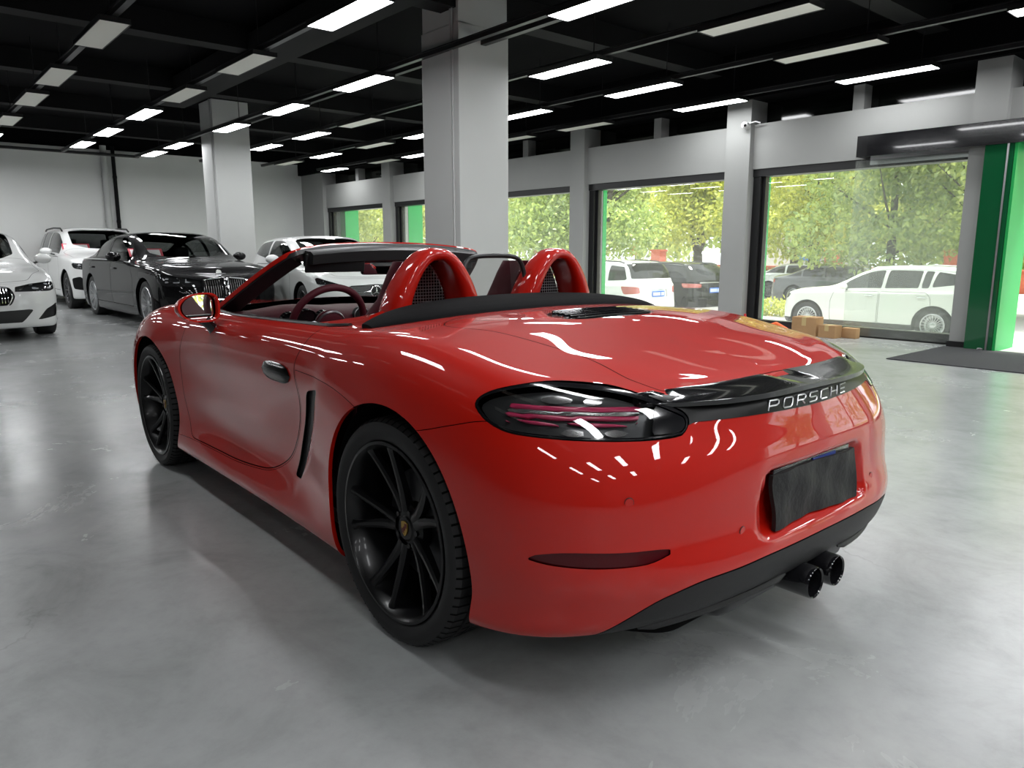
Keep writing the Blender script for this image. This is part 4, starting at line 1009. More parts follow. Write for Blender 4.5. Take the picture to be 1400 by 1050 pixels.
mb = MB(); mb.m = T(xs_, 0, .565) @ Matrix.Rotation(PI / 2, 4, 'Y'); mb.lathe([(.083 + .008 * math.cos(a), .008 * math.sin(a)) for a in np.linspace(0, 2 * PI, 9)[:-1]], 40, closed=True); mb.build('star_ring', CHROME, cara)
mb = MB()
for k in range(3):
    a = PI / 2 + 2 * PI * k / 3; mb.add([(xs_ + .006, .083 * math.cos(a), .565 + .083 * math.sin(a))] + [(xs_ + dx, .014 * math.cos(a + s_ * PI / 2) , .565 + .014 * math.sin(a + s_ * PI / 2)) for dx, s_ in ((.006, 1), (.006, -1))] + [(xs_ + .014, 0, .565)], [(0, 1, 3), (0, 3, 2)])
mb.build('badge_star', CHROME, cara)
plate(cara, nx(0, .40) + .012, .395)
# ---------------- outside on the lower car park (ground 0.8 m below the shop floor)
GZ = -.80
SG = dict(hw=.945, wb=2.87, fo=.83, ro=.97, H=1.64, R=.365, rr=.25, hood_z=.93, tail_z=1.06, paint=PEARL, clear=.21, suv=True, rake=.42, tail_len=.62, arch_gap=.06, bumper_z=.58,
    profile=[(-1.0, 1.50), (-.45, 1.60), (.6, 1.64), (1.2, 1.63), (1.6, 1.55), (2.3, 1.20), (2.48, 1.14), (2.9, 1.09), (3.3, 1.04), (3.7, .98)],
    belt=[(-1.0, 1.14), (0, 1.10), (1.5, 1.06), (2.4, 1.03), (2.9, 1.0), (3.3, .97), (3.7, .93)], ws=(2.36, 1.42),
    side_glass=[[(-.62, 6.7), (-.35, 7.45), (.02, 7.7), (.10, 6.35)], [(.15, 6.3), (.10, 7.72), (.27, 7.75), (.31, 6.3)], [(.36, 6.3), (.33, 7.75), (1.04, 7.8), (1.08, 6.25)], [(1.15, 6.25), (1.13, 7.8), (1.5, 7.75), (1.95, 7.3), (2.15, 6.3)]],
    rear_glass=[(-.7, 6.5), (.7, 6.5), (.6, 8.), (-.6, 8.)],
    head=[(.5, .80), (.5, .87), (.7, .91), (.98, .94), (1.02, .90), (.94, .81), (.7, .785)], tail=[(.4, .92), (1.05, .95), (1.05, 1.04), (.4, 1.02)],
    front=[('grille_backing', [(-.1, .6), (.36, .6), (.45, .72), (.40, .84), (-.1, .86)], TRIMB, -.01), ('lower_intake', [(-.1, .33), (.6, .33), (.6, .46), (-.1, .46)], TRIMB, -.01)],
    doors=[[(.05, .50), (.08, .95), (.18, 1.06), (1.16, 1.05), (1.16, .34), (.45, .34)], [(1.19, .34), (1.19, 1.05), (2.22, 1.02), (2.30, .8), (2.28, .34)]], handle_z=.95, handle_mat=CHROME, hood_line=[(2.4, -.1), (2.28, .80), (3.1, .78), (3.35, .58), (3.38, -.1)], rails=(-.4, 1.5), rail_mat=CHROME, spokes=20, mirror_x=1.95, rear_tint=TINTD, cladding=True)
glc, nx, tx, px_ = make_car('suv_car', SG, (4.45, -16.3, GZ), math.radians(0), 'white sport utility car parked side-on outside the large window', 'car')
SL = dict(hw=.95, wb=2.74, fo=.90, ro=.96, H=1.72, R=.375, rr=.24, hood_z=1.0, tail_z=1.18, paint=WHITE, clear=.24, suv=True, rake=.30, tail_len=.55, arch_gap=.06, bumper_z=.60,
    profile=[(-.95, 1.66), (-.4, 1.70), (.6, 1.73), (1.2, 1.71), (1.6, 1.62), (2.2, 1.28), (2.4, 1.20), (2.9, 1.14), (3.3, 1.09), (3.65, 1.04)],
    belt=[(-.95, 1.16), (0, 1.15), (1.5, 1.12), (2.4, 1.10), (2.9, 1.06), (3.3, 1.02), (3.65, .98)], ws=(2.26, 1.45),
    side_glass=[[(-.62, 6.4), (-.45, 7.6), (.02, 7.75), (-.02, 6.3)], [(.16, 6.3), (.22, 7.75), (.85, 7.8), (.88, 6.25)], [(.96, 6.25), (.94, 7.8), (1.5, 7.75), (1.9, 7.4), (2.05, 6.3)]],
    rear_glass=[(-.72, 6.5), (.72, 6.5), (.64, 8.1), (-.64, 8.1)],
    head=[(.5, .86), (.5, .93), (.7, .97), (.98, .98), (1.0, .88), (.7, .85)], tail=[(.58, .92), (.62, 1.08), (1.12, 1.10), (1.02, .90)],
    front=[('grille_backing', [(-.1, .8), (.45, .8), (.45, .92), (-.1, .92)], TRIMB, -.01)],
    rear=[('lower_bumper', [(-.1, .16), (1.2, .16), (1.2, .46), (-.1, .46)], TRIMB, 0.), ('licence_recess', [(-.1, .80), (.34, .80), (.34, 1.02), (-.1, 1.02)], WHITE, -.015)],
    doors=[[(.05, .52), (.08, 1.0), (.18, 1.11), (1.02, 1.11), (1.02, .38), (.45, .38)], [(1.05, .38), (1.05, 1.11), (2.12, 1.09), (2.2, .85), (2.18, .38)]], handle_z=1.0, rails=(-.4, 1.4), rear_tint=TINTD, tail_mat=mat('clear_red_lamp', (.45, .12, .10), rough=.1, coat=1.), wheel_mat=ALLOYD, cladding=True)
lr, nx, tx, px_ = make_car('suv_car', SL, (10.9, -13.0, GZ), math.radians(-4), 'white sport utility car parked outside, rear facing the window', 'car')
plate(lr, tx(-.05, .92) - .012, .90, face=-1)
mb = MB(); mb.rbox(-.86, -.60, -.62, .62, 1.63, 1.67, .015); mb.build('roof_spoiler', TRIMB, lr)
for q in (1, -1):
    mb = MB(); mb.rbox(tx(.62 * q, .50) - .015, tx(.62 * q, .50) + .01, .62 * q - .12, .62 * q + .12, .48, .53, .005); mb.build('rear_reflector', TAILR, lr)
SE = dict(SL); SE.update(H=1.65, rake=.42, paint=BLACKP, profile=[(-.95, 1.55), (-.4, 1.61), (.6, 1.65), (1.2, 1.64), (1.6, 1.56), (2.2, 1.26), (2.4, 1.19), (2.9, 1.13), (3.3, 1.08), (3.65, 1.03)], tail=[(.50, .96), (.50, 1.06), (1.12, 1.08), (1.05, .96)], rear=[('lower_bumper', [(-.1, .2), (.9, .2), (.8, .42), (-.1, .42)], SILVER, 0.)])
rr_, nx, tx, px_ = make_car('suv_car', SE, (11.2, -15.9, GZ), math.radians(-6), 'black sport utility car parked outside beside the white one', 'car')
plate(rr_, tx(-.05, .92) - .012, .88, face=-1)
mb = MB(); mb.rbox(tx(0, 1.12) - .012, tx(0, 1.12) + .01, -.6, .6, 1.08, 1.11, .004); mb.build('tailgate_trim', SILVER, rr_)
S8 = dict(S7); S8.update(paint=DGREY, wheel_mat=ALLOY)
for k in ('front',): S8[k] = []
c8, nx, tx, px_ = make_car('saloon_car', S8, (11.9, -24.0, GZ), math.radians(178), 'dark grey saloon parked outside beyond the left jamb of the large window', 'car')
S9 = dict(S5); S9.update(paint=SILVP); S9['front'] = []
c9, nx, tx, px_ = make_car('saloon_car', S9, (14.8, -27.2, GZ), math.radians(178), 'silver saloon parked outside behind the dark grey one', 'car')
S10 = dict(SX); S10.update(paint=SILVP); S10['front'] = []
c10, nx, tx, px_ = make_car('suv_car', S10, (2.9, -24.5, GZ), math.radians(150), 'pale silver car parked outside beyond the green door post', 'car')

# ================================================================== the showroom
def struct(o): o['kind'] = 'structure'; return o
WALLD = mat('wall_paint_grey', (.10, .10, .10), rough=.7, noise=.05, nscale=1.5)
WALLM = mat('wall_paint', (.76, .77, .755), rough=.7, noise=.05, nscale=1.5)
WALLSHADE = mat('wall_paint_shaded', (.32, .325, .315), rough=.7, noise=.06, nscale=1.5)  # wall paint darkened: backlit shade of the window wall put into its colour
COLM = mat('column_paint', (.52, .53, .52), rough=.6, noise=.05, nscale=2.)
BLKC = mat('ceiling_black', (.003, .003, .0034), rough=.9, spec=.1)
BLKD = mat('duct_black', (.0045, .0045, .005), rough=.8, spec=.3)
RAILM = mat('rail_black', (.014, .014, .015), rough=.4)
FRAMEB = mat('window_frame_black', (.010, .010, .011), rough=.35)
PANE = glass_mat('shop_glass', (.93, .95, .93))
def dusty(m, amount):
    """a thin film of dust on a pane"""
    nt = m.node_tree; o = [n for n in nt.nodes if n.type == 'OUTPUT_MATERIAL'][0]; src = o.inputs['Surface'].links[0].from_socket
    d = nt.nodes.new('ShaderNodeBsdfDiffuse'); d.inputs['Color'].default_value = (.9, .92, .9, 1); t = nt.nodes.new('ShaderNodeBsdfTranslucent'); t.inputs['Color'].default_value = (.9, .92, .9, 1)
    a = nt.nodes.new('ShaderNodeMixShader'); a.inputs[0].default_value = .6; nt.links.new(d.outputs[0], a.inputs[1]); nt.links.new(t.outputs[0], a.inputs[2])
    x = nt.nodes.new('ShaderNodeMixShader'); x.inputs[0].default_value = amount; nt.links.new(src, x.inputs[1]); nt.links.new(a.outputs[0], x.inputs[2]); nt.links.new(x.outputs[0], o.inputs['Surface'])
dusty(PANE, .045)
DARKG = mat('dark_clerestory_glass', (.004, .005, .004), rough=.08)
GREEN = mat('green_cladding', (.015, .33, .075), rough=.45, spec=.3)
DGREEN = mat('dark_green_glass', (.006, .085, .03), rough=.06, coat=1.)
MAT_ = mat('mat_pile', (.055, .055, .058), rough=.95, bump=.6, bscale=600)
CARD = mat('cardboard', (.42, .25, .12), rough=.8, noise=.12, nscale=12)
TAPE = mat('packing_tape', (.55, .42, .20), rough=.3)
# ---- floor: glossy grey epoxy over worn concrete
m = bpy.data.materials.new('epoxy_floor'); m.use_nodes = True; nt = m.node_tree; b = nt.nodes['Principled BSDF']
tc = nt.nodes.new('ShaderNodeTexCoord')
def noise(scale, detail=6, rough=.6, dist=0., vec=None):
    n = nt.nodes.new('ShaderNodeTexNoise'); n.inputs['Scale'].default_value = scale; n.inputs['Detail'].default_value = detail; n.inputs['Roughness'].default_value = rough; n.inputs['Distortion'].default_value = dist
    nt.links.new(vec or tc.outputs['Object'], n.inputs['Vector']); return n
def ramp(src, stops):
    r = nt.nodes.new('ShaderNodeValToRGB'); e = r.color_ramp.elements
    while len(e) > 1: e.remove(e[0])
    e[0].position = stops[0][0]; e[0].color = (*stops[0][1], 1)
    for p_, c_ in stops[1:]: q = e.new(p_); q.color = (*c_, 1)
    nt.links.new(src, r.inputs['Fac']); return r
def mixc(a, b_, fac, mode='MIX'):
    x = nt.nodes.new('ShaderNodeMix'); x.data_type = 'RGBA'; x.blend_type = mode
    if isinstance(fac, float): x.inputs[0].default_value = fac
    else: nt.links.new(fac, x.inputs[0])
    nt.links.new(a, x.inputs[6]); nt.links.new(b_, x.inputs[7]); return x
n1 = noise(.35, 5, .55); n2 = noise(2.2, 8, .65, .6); n3 = noise(14., 8, .7)
base_ = ramp(n1.outputs['Fac'], [(.30, (.31, .322, .322)), (.52, (.35, .36, .358)), (.72, (.39, .40, .395))])
mid = ramp(n2.outputs['Fac'], [(.30, (.80, .80, .80)), (.50, (1, 1, 1)), (.68, (1.1, 1.1, 1.1))])
fin = ramp(n3.outputs['Fac'], [(.25, (.90, .90, .90)), (.5, (1, 1, 1)), (.75, (1.05, 1.05, 1.05))])
c1 = mixc(base_.outputs[0], mid.outputs[0], 1., 'MULTIPLY'); c2 = mixc(c1.outputs[2], fin.outputs[0], 1., 'MULTIPLY')
# fine hairline cracks and dark scuffs
vo = nt.nodes.new('ShaderNodeTexVoronoi'); vo.feature = 'DISTANCE_TO_EDGE'; vo.inputs['Scale'].default_value = .8
nw = noise(3., 5); va = nt.nodes.new('ShaderNodeVectorMath'); va.operation = 'MULTIPLY_ADD'; va.inputs[1].default_value = (.5, .5, 0); nt.links.new(nw.outputs['Color'], va.inputs[0]); nt.links.new(tc.outputs['Object'], va.inputs[2]); nt.links.new(va.outputs[0], vo.inputs['Vector'])
ck = ramp(vo.outputs['Distance'], [(0., (.72, .72, .72)), (.006, (1, 1, 1))])
nk = noise(.6, 3); mk = ramp(nk.outputs['Fac'], [(.50, (0, 0, 0)), (.62, (1, 1, 1))])
wh = nt.nodes.new('ShaderNodeRGB'); wh.outputs[0].default_value = (1, 1, 1, 1)
ckm = mixc(wh.outputs[0], ck.outputs[0], mk.outputs[0]); c3 = mixc(c2.outputs[2], ckm.outputs[2], 1., 'MULTIPLY')
ns = noise(1.7, 9, .75, 1.2); st_ = ramp(ns.outputs['Fac'], [(.0, (1, 1, 1)), (.70, (1, 1, 1)), (.78, (.62, .60, .57))]); c4 = mixc(c3.outputs[2], st_.outputs[0], 1., 'MULTIPLY')
nt.links.new(c4.outputs[2], b.inputs['Base Color'])
rr1 = noise(1.1, 7, .7, .5); rmp = ramp(rr1.outputs['Fac'], [(.25, (.20, .20, .20)), (.5, (.25, .25, .25)), (.8, (.33, .33, .33))]); nt.links.new(rmp.outputs[0], b.inputs['Roughness'])
bp = nt.nodes.new('ShaderNodeBump'); bp.inputs['Strength'].default_value = .10; bp.inputs['Distance'].default_value = .02; nb = noise(5., 4, .5); nt.links.new(nb.outputs['Fac'], bp.inputs['Height']); nt.links.new(bp.outputs[0], b.inputs['Normal'])
b.inputs['Specular IOR Level'].default_value = .42
FLOOR = m
XB, XF, YR, YL, ZC = 19.6, -9.0, -8.35, 8.0, 4.0
mb = MB(); mb.box(XF - .3, XB + .3, -8.5, YL + .3, -.8, 0); struct(mb.build('floor', FLOOR))
mb = MB(); mb.box(XF - .3, XB + .3, -8.6, YL + .3, ZC, ZC + .3); struct(mb.build('ceiling', BLKC))
mb = MB(); mb.box(XB, XB + .3, -8.5, YL + .3, 0, 3.66); struct(mb.build('wall_back', WALLM))
mb = MB(); mb.box(XB - .02, XB + .3, -8.5, YL + .3, 3.66, ZC); struct(mb.build('trim_1', BLKC))
mb = MB(); mb.box(XF - .3, XF, -8.5, YL + .3, 0, ZC); struct(mb.build('wall_front', WALLD))
mb = MB(); mb.box(XF, XB, YL, YL + .3, 0, ZC); struct(mb.build('wall_left', WALLD))
# ---- right wall: pilasters, beam, clerestory, shop windows
COLX = [(1.24, 1.60), (4.54, 4.95), (7.92, 8.28), (11.25, 11.62), (14.62, 15.0), (18.25, 19.6)]
mb = MB()
for i, (a, b_) in enumerate(COLX):
    mb = MB(); mb.box(a, b_, -8.62, -8.10, 0, 3.34); struct(mb.build('column_%d' % (i + 1), WALLSHADE))
mb = MB(); mb.box(-8.7, XB, -8.60, -8.20, 2.36, 3.0); struct(mb.build('wall_right_beam', WALLSHADE))
mb = MB(); mb.box(XF, -8.7, -8.60, -8.25, 0, 3.34); struct(mb.build('wall_right', WALLM))
for i, (a, b_) in enumerate([(-2.25, -1.9), (-5.4, -5.05)]):
    mb = MB(); mb.box(a, b_, -8.62, -8.10, 0, 3.34); struct(mb.build('column_%d' % (i + 7), COLM))
mb = MB(); mb.box(XF, XB, -8.6, -8.0, 3.34, ZC); struct(mb.build('trim_2', BLKC))
bays = [(1.60, 4.54), (4.95, 7.92), (8.28, 11.25), (11.62, 14.62), (15.0, 18.25), (-5.05, -2.25), (-8.7, -5.4)]
for i, (a, b_) in enumerate(bays):
    w_ = empty('window_%d' % (i + 1), ((a + b_) / 2, YR, 0)); w_['kind'] = 'structure'; hw_ = (b_ - a) / 2
    mb = MB(); mb.box(-hw_, hw_, -.10, .12, 2.25, 2.36); mb.box(hw_ - .12, hw_, -.10, .10, .0, 2.25); mb.box(-hw_, hw_, -.08, .08, 0, .13); mb.box(hw_ - .17, hw_ - .12, -.06, .04, .07, 2.25); mb.build('window_frame', FRAMEB, w_)
    mb = MB(); mb.box(-hw_, hw_ - .2, -.006, .006, .05, 2.27); mb.build('window_pane', PANE, w_)
    mb = MB(); mb.box(-hw_, hw_, -.20, -.17, 2.98, 3.36); mb.build('clerestory_pane', DARKG, w_)
    mb = MB(); mb.box(-.075, .075, -.20, .04, 3.0, 3.36); mb.build('clerestory_post', WALLSHADE, w_)
mb = MB(); mb.box(-1.9, 1.24, -8.56, -8.52, 2.98, 3.36); struct(mb.build('window_8', DARKG))
for i, (a, b_) in enumerate(COLX[1:5]):                           # green outer cladding of the pilasters
    mb = MB(); mb.box(a - .01, b_ + .02, (-8.72, -8.72, -9.0, -9.05)[i], -8.62, -.8, 3.3); struct(mb.build('trim_%d' % (i + 3), GREEN))
mb = MB(); mb.box(17.95, 19.6, -9.05, -8.62, -.8, 3.3); struct(mb.build('trim_7', GREEN))
# ---- entrance: green post, door head, glass leaf, skirting, mat
mb = MB(); mb.box(1.20, 1.62, -8.13, -8.08, 0, .07); struct(mb.build('baseboard_right', FRAMEB))
en = empty('door_post', (1.1, -8.0, 0)); en['kind'] = 'structure'
mb = MB(); mb.box(-.02, .28, -.06, .05, .0, 2.42); mb.build('green_glass_face', DGREEN, en)
mb = MB(); mb.box(-.05, -.015, -.60, .05, .0, 2.42); mb.build('green_side_face', GREEN, en)
mb = MB(); mb.box(.035, .055, .045, .058, 0, 2.42); mb.build('post_trim', SILVER, en)
mb = MB(); mb.box(.04, .28, -.55, -.06, .0, 2.42); mb.build('post_core', COLM, en)
mb = MB(); mb.rbox(-.03, .03, -.01, .012, 0, .03, .004); mb.m = Matrix.Identity(4); o_ = mb.build('post_foot', SILVER, en); o_.location = (.10, .065, 0)
mb = MB(); mb.box(-1.8, 2.86, -8.22, -7.92, 2.36, 2.62); hd = mb.build('door_head', BLACK); struct(hd)
mb = MB(); mb.box(-1.8, 2.80, -8.26, -8.20, 2.28, 2.36); struct(mb.build('door_rail', SILVER))
mb = MB(); mb.box(1.42, 2.98, -8.192, -8.18, .03, 2.34); struct(mb.build('door_1', PANE))
mb = MB(); mb.box(-1.85, -1.7, -8.6, -8.0, 0, 2.36); struct(mb.build('door_frame', GREEN))
mb = MB(); mb.rbox(-1.3, 1.62, -8.0, -6.38, .0, .012, .004); meta(mb.build('entrance_mat', MAT_), 'dark grey entrance mat on the floor before the green door post', 'mat')
# ---- free columns
def column(x, y, w, cap, name, label):
    c_ = empty(name, (x + w / 2, y - w / 2, 0)); struct(c_)
    mb = MB(); mb.box(-w / 2, w / 2, -w / 2, w / 2, 0, cap); mb.build('column_shaft', COLM, c_, bevel=.006)
    if cap < ZC - .01: mb = MB(); mb.box(-w / 2 + .012, w / 2 - .012, -w / 2 + .012, w / 2 - .012, cap, ZC); mb.build('column_neck', COLM, c_)
    mb = MB(); mb.tube([(-w / 2 + .10, w / 2 + .006, .4), (-w / 2 + .10, w / 2 + .006, cap + .2)], .011, n=6); mb.tube([(-w / 2 + .135, w / 2 + .006, .4), (-w / 2 + .135, w / 2 + .006, cap + .2)], .009, n=6); mb.build('conduit', COLM, c_)
    return c_
column(4.95, -3.08, .70, 3.57, 'column_9', '')
column(13.08, -3.30, .70, ZC, 'column_10', '')
# ---- pipes on the back wall
for (y, r, mm, lb) in ((-2.80, .075, COLM, 'thick grey down pipe on the far wall'), (-3.02, .045, BLKD, 'thin dark pipe on the far wall beside the grey one')):
    mb = MB(); mb.tube([(XB - .09, y, 0), (XB - .09, y, 3.75)], r, n=14)
    for z in (.8, 1.9, 3.0): mb.m_do(T(XB - .09, y, z), lambda: mb.lathe([(r, -.03), (r * 1.15, -.03), (r * 1.15, .03), (r, .03)], 14))
    meta(mb.build('wall_pipe', mm), lb, 'pipe')
mb = MB(); mb.rbox(XB - .25, XB - .12, -3.6, 7.6, 3.50, 3.56, .01); meta(mb.build('cable_tray', RAILM), 'black cable tray along the top of the far wall', 'cable tray')
# ---- ceiling beams and ducts
k = 7
for x in (-1.2, 1.9, 5.0, 8.1, 11.2, 14.3, 17.2):
    mb = MB(); mb.box(x, x + .28, -8.0, YL, 3.72, ZC); struct(mb.build('trim_%d' % (k + 1), BLKD)); k += 1
mb = MB(); mb.box(3.4, 12.5, -2.62, -2.05, 3.66, 3.90); meta(mb.build('ventilation_duct', BLKD, bevel=.01), 'black ventilation duct under the ceiling left of the near column', 'duct')
# ---- linear lights on suspended rails
ZL = 3.25
LAMPON = mat('lit_diffuser', (.9, .9, .9), rough=.6, emit=(.97, .985, 1.), estr=1.)
LAMPON.node_tree.nodes['Principled BSDF'].inputs['Emission Strength'].default_value = 27.
LAMPOFF = mat('unlit_diffuser', (.80, .79, .72), rough=.5)
ROWS_L = [  # rails left of the view and fixtures behind the camera: unseen, added for lighting
 ('sixth rail from the windows', -.02, [(-6.8, 0), (-4.6, 1), (-2.3, 1), (0, 1), (2.25, 0), (4.5, 0), (6.69, 0), (9.07, 0), (10.85, 0), (13.12, 0), (15.4, 1), (17.6, 1)]),
 ('fifth rail from the windows', -1.55, [(-6.6, 1), (-4.4, 1), (-2.1, 1), (.1, 1), (2.3, 1), (4.53, 1), (6.95, 0), (9.19, 0), (11.1, 1), (13.4, 1), (15.5, 1)]),
 ('fourth rail from the windows', -3.05, [(-6.4, 1), (-4.2, 1), (-1.9, 1), (.4, 1), (2.83, 1), (6.95, 1), (9.27, 1), (11.5, 1), (14.4, 1), (16.1, 1)]),
 ('third rail from the windows', -4.5, [(-6.8, 1), (-4.6, 1), (-2.3, 1), (0, 0), (2.25, 0), (4.71, 1), (7.0, 1), (9.59, 0), (11.44, 1), (13.5, 1), (15.7, 1)]),
 ('second rail from the windows', -6.05, [(-6.6, 1), (-4.4, 1), (-2.2, 1), (.1, 1), (2.36, 0), (4.9, 1), (7.29, 1), (10.0, 1), (11.79, 0), (13.95, 1), (15.87, 0)]),
 ('rail nearest the windows', -7.6, [(-6.6, 1), (-4.3, 1), (-2.1, 1), (.2, 1), (2.43, 1), (4.93, 1), (7.45, 0), (9.35, 0), (12.52, 1), (14.05, 0), (16.53, 1)]),
 ('unseen seventh rail from the windows', 1.5, [(-6.8, 1), (-4.5, 1), (-2.2, 1), (0, 0), (2.3, 1), (4.5, 0), (6.8, 0), (9.0, 0), (11.2, 1), (13.4, 1), (15.6, 1)]),
 ('unseen eighth rail from the windows', 3.05, [(-6.6, 1), (-4.4, 1), (-2.2, 0), (.1, 0), (2.3, 0), (4.6, 0), (6.9, 0), (9.1, 1), (11.3, 1), (13.5, 1), (15.7, 1)]),
 ('unseen ninth rail from the windows', 4.6, [(-6.6, 1), (-4.4, 1), (-2.2, 1), (.1, 0), (2.3, 0), (4.6, 0), (6.9, 0), (9.1, 1), (11.3, 1), (13.5, 1), (15.7, 1)]),
]
ORD = ['first', 'second', 'third', 'fourth', 'fifth', 'sixth', 'seventh', 'eighth', 'ninth', 'tenth', 'eleventh', 'twelfth']
def make_light(lit):
    r_ = empty('linear_light', (0, 0, 0))
    mb = MB(); mb.box(-.57, .57, -.135, .135, .004, .045); mb.box(-.57, .57, -.135, -.128, -.004, .01); mb.box(-.57, .57, .128, .135, -.004, .01); mb.box(-.57, -.563, -.135, .135, -.004, .01); mb.box(.563, .57, -.135, .135, -.004, .01); mb.build('light_housing', RAILM, r_)
    mb = MB(); mb.add([(-.56, -.127, 0), (.56, -.127, 0), (.56, .127, 0), (-.56, .127, 0)], [(3, 2, 1, 0)]); mb.build('diffuser', LAMPON if lit else LAMPOFF, r_, fixn=False)
    mb = MB(); mb.tube([(-.4, 0, .045), (-.4, 0, .752)], .006, n=5); mb.build('suspension_rod', RAILM, r_)
    return r_
protos = {}
for rn, y, xs_ in ROWS_L:
    mb = MB(); mb.box(-8.2, min(17.5, 18.2), y - .03, y + .03, ZL + .05, ZL + .10); mb.box(-8.2, 17.5, y - .045, y + .045, ZL + .095, ZL + .105)
    meta(mb.build('lighting_rail', RAILM), 'black lighting rail, the ' + rn.replace(' rail from', ' from').replace('rail nearest', 'one nearest'), 'rail', 'lighting rails')
    n_ = len(xs_)
    for i, (x, lit) in enumerate(xs_):
        if lit not in protos: o = protos[lit] = make_light(lit)
        else: o = copy_tree(protos[lit])
        o.location = (x, y, ZL)
        meta(o, '%s linear light, %s from the far wall on the %s' % ('glowing' if lit else 'unlit', ORD[n_ - 1 - i], rn), 'ceiling light', 'linear ceiling lights')
for (x0_, x1_, y, z, lb) in ((-4, 4.95, -3.42, 3.42, 'black conduit running level into the near column'), (5.65, 13.08, -3.88, 3.6, 'black conduit running level into the far column')):
    mb = MB(); mb.box(x0_, x1_, y - .035, y + .035, z - .04, z + .03); meta(mb.build('ceiling_conduit', RAILM), lb, 'conduit')
# ---- camera dome on the pilaster
cc = empty('security_camera', (4.60, -8.10, 2.98), label='white security camera with a black lens on the pilaster', cat='camera')
mb = MB(); mb.sphere((0, .06, 0), .055, 20, 12, (1, 1, 1)); mb.m_do(T(0, 0, 0), lambda: mb.lathe([(.0, .03), (.05, .03), (.055, .0)], 20, 'y')); mb.build('camera_body', mat('camera_white', (.8, .8, .8), rough=.35), cc)
mb = MB(); mb.sphere((-.03, .11, -.01), .022, 14, 8); mb.build('camera_lens', BLACK, cc)
mb = MB(); mb.tube([(-.05, .02, .03), (-.14, .01, .04), (-.20, -.02, .02)], .010, n=6); mb.build('camera_cable', mat('camera_white', (.8, .8, .8)), cc)
# ---- small things by the window
def carton(x, y, w, d, h, rz, lb):
    c_ = empty('cardboard_box', (x, y, 0), rz, label=lb, cat='box')
    mb = MB(); mb.box(-w / 2, w / 2, -d / 2, d / 2, 0, h); mb.build('carton', CARD, c_, bevel=.004)
    mb = MB(); mb.box(-.03, .03, -d / 2 - .0015, d / 2 + .0015, h * .55, h + .0015); mb.build('tape', TAPE, c_)
    mb = MB(); mb.box(-w / 2 + .002, w / 2 - .002, -.0015, .0015, h, h + .002); mb.build('flap_seam', mat('seam_brown', (.2, .11, .05), rough=.9), c_)
    return c_
carton(3.36, -7.92, .34, .26, .26, math.radians(6), 'larger brown cardboard box by the window')
carton(3.02, -7.90, .24, .18, .17, math.radians(-4), 'smaller brown cardboard box beside the larger one')
mb = MB(); mb.rbox(2.70, 2.90, -8.10, -7.98, 0, .14, .01); meta(mb.build('carton_end', CARD), 'low brown carton in shade right of the boxes', 'box')
mb = MB(); mb.m = T(3.78, -7.86, 0) @ Rz(.5); mb.prism([(-.22, 0), (.20, 0), (.16, .10), (.02, .16), (-.14, .07)], -.10, .10, 'y'); meta(mb.build('orange_bag', mat('orange_cloth', (.75, .12, .02), rough=.7), bevel=.02), 'orange cloth bag left of the cardboard boxes', 'bag')
mb = MB(); mb.m = T(3.96, -7.80, 0) @ Rz(.9); mb.prism([(-.10, 0), (.14, 0), (.05, .15), (-.02, .11)], -.07, .07, 'y'); meta(mb.build('tool_bag', mat('black_cloth', (.01, .01, .01), rough=.8), bevel=.02), 'small black bag beside the orange one', 'bag')
mb = MB()
for (x, y, z, r) in ((4.18, -7.92, .05, .05), (4.27, -7.88, .04, .045), (4.22, -7.85, .10, .05), (4.12, -7.84, .035, .04)): mb.sphere((x, y, z), r, 10, 6, (1, .8, .8))
meta(mb.build('crumpled_plastic', mat('clear_wrap', (.7, .72, .75), rough=.2)), 'crumpled white plastic wrap on the floor by the window', 'wrap', kind='stuff')
mb = MB(); mb.lathe([(0, 0), (.05, 0), (.052, .15), (.03, .18), (.018, .20), (.018, .23), (0, .23)], 16); bt = mb.build('red_bottle', mat('red_plastic', (.5, .02, .02), rough=.3)); bt.location = (4.40, -8.0, 0); meta(bt, 'red plastic bottle standing in the window corner', 'bottle')
# ---- price cards inside the windscreens
def price_card(x, y, z, rz, lb):
    c_ = empty('price_card', (x, y, z), rz, label=lb, cat='sign')
    mb = MB(); mb.m = Matrix.Rotation(math.radians(38), 4, 'Y'); mb.rbox(0, .008, -.26, .26, 0, .16, .002); mb.build('card', mat('card_red', (.55, .03, .06), rough=.4), c_)
    mb = MB(); mb.m = Matrix.Rotation(math.radians(38), 4, 'Y'); mb.box(-.002, -.0005, -.22, .23, .012, .135); mb.build('card_panel', mat('card_white', (.85, .82, .83), rough=.5), c_)
price_card(11.40, -1.50, 1.075, math.radians(1.5), 'red and white price card in the windscreen of the black saloon')
price_card(16.38, -1.42, 1.185, 0, 'red and white price card in the windscreen of the white car by the far wall')

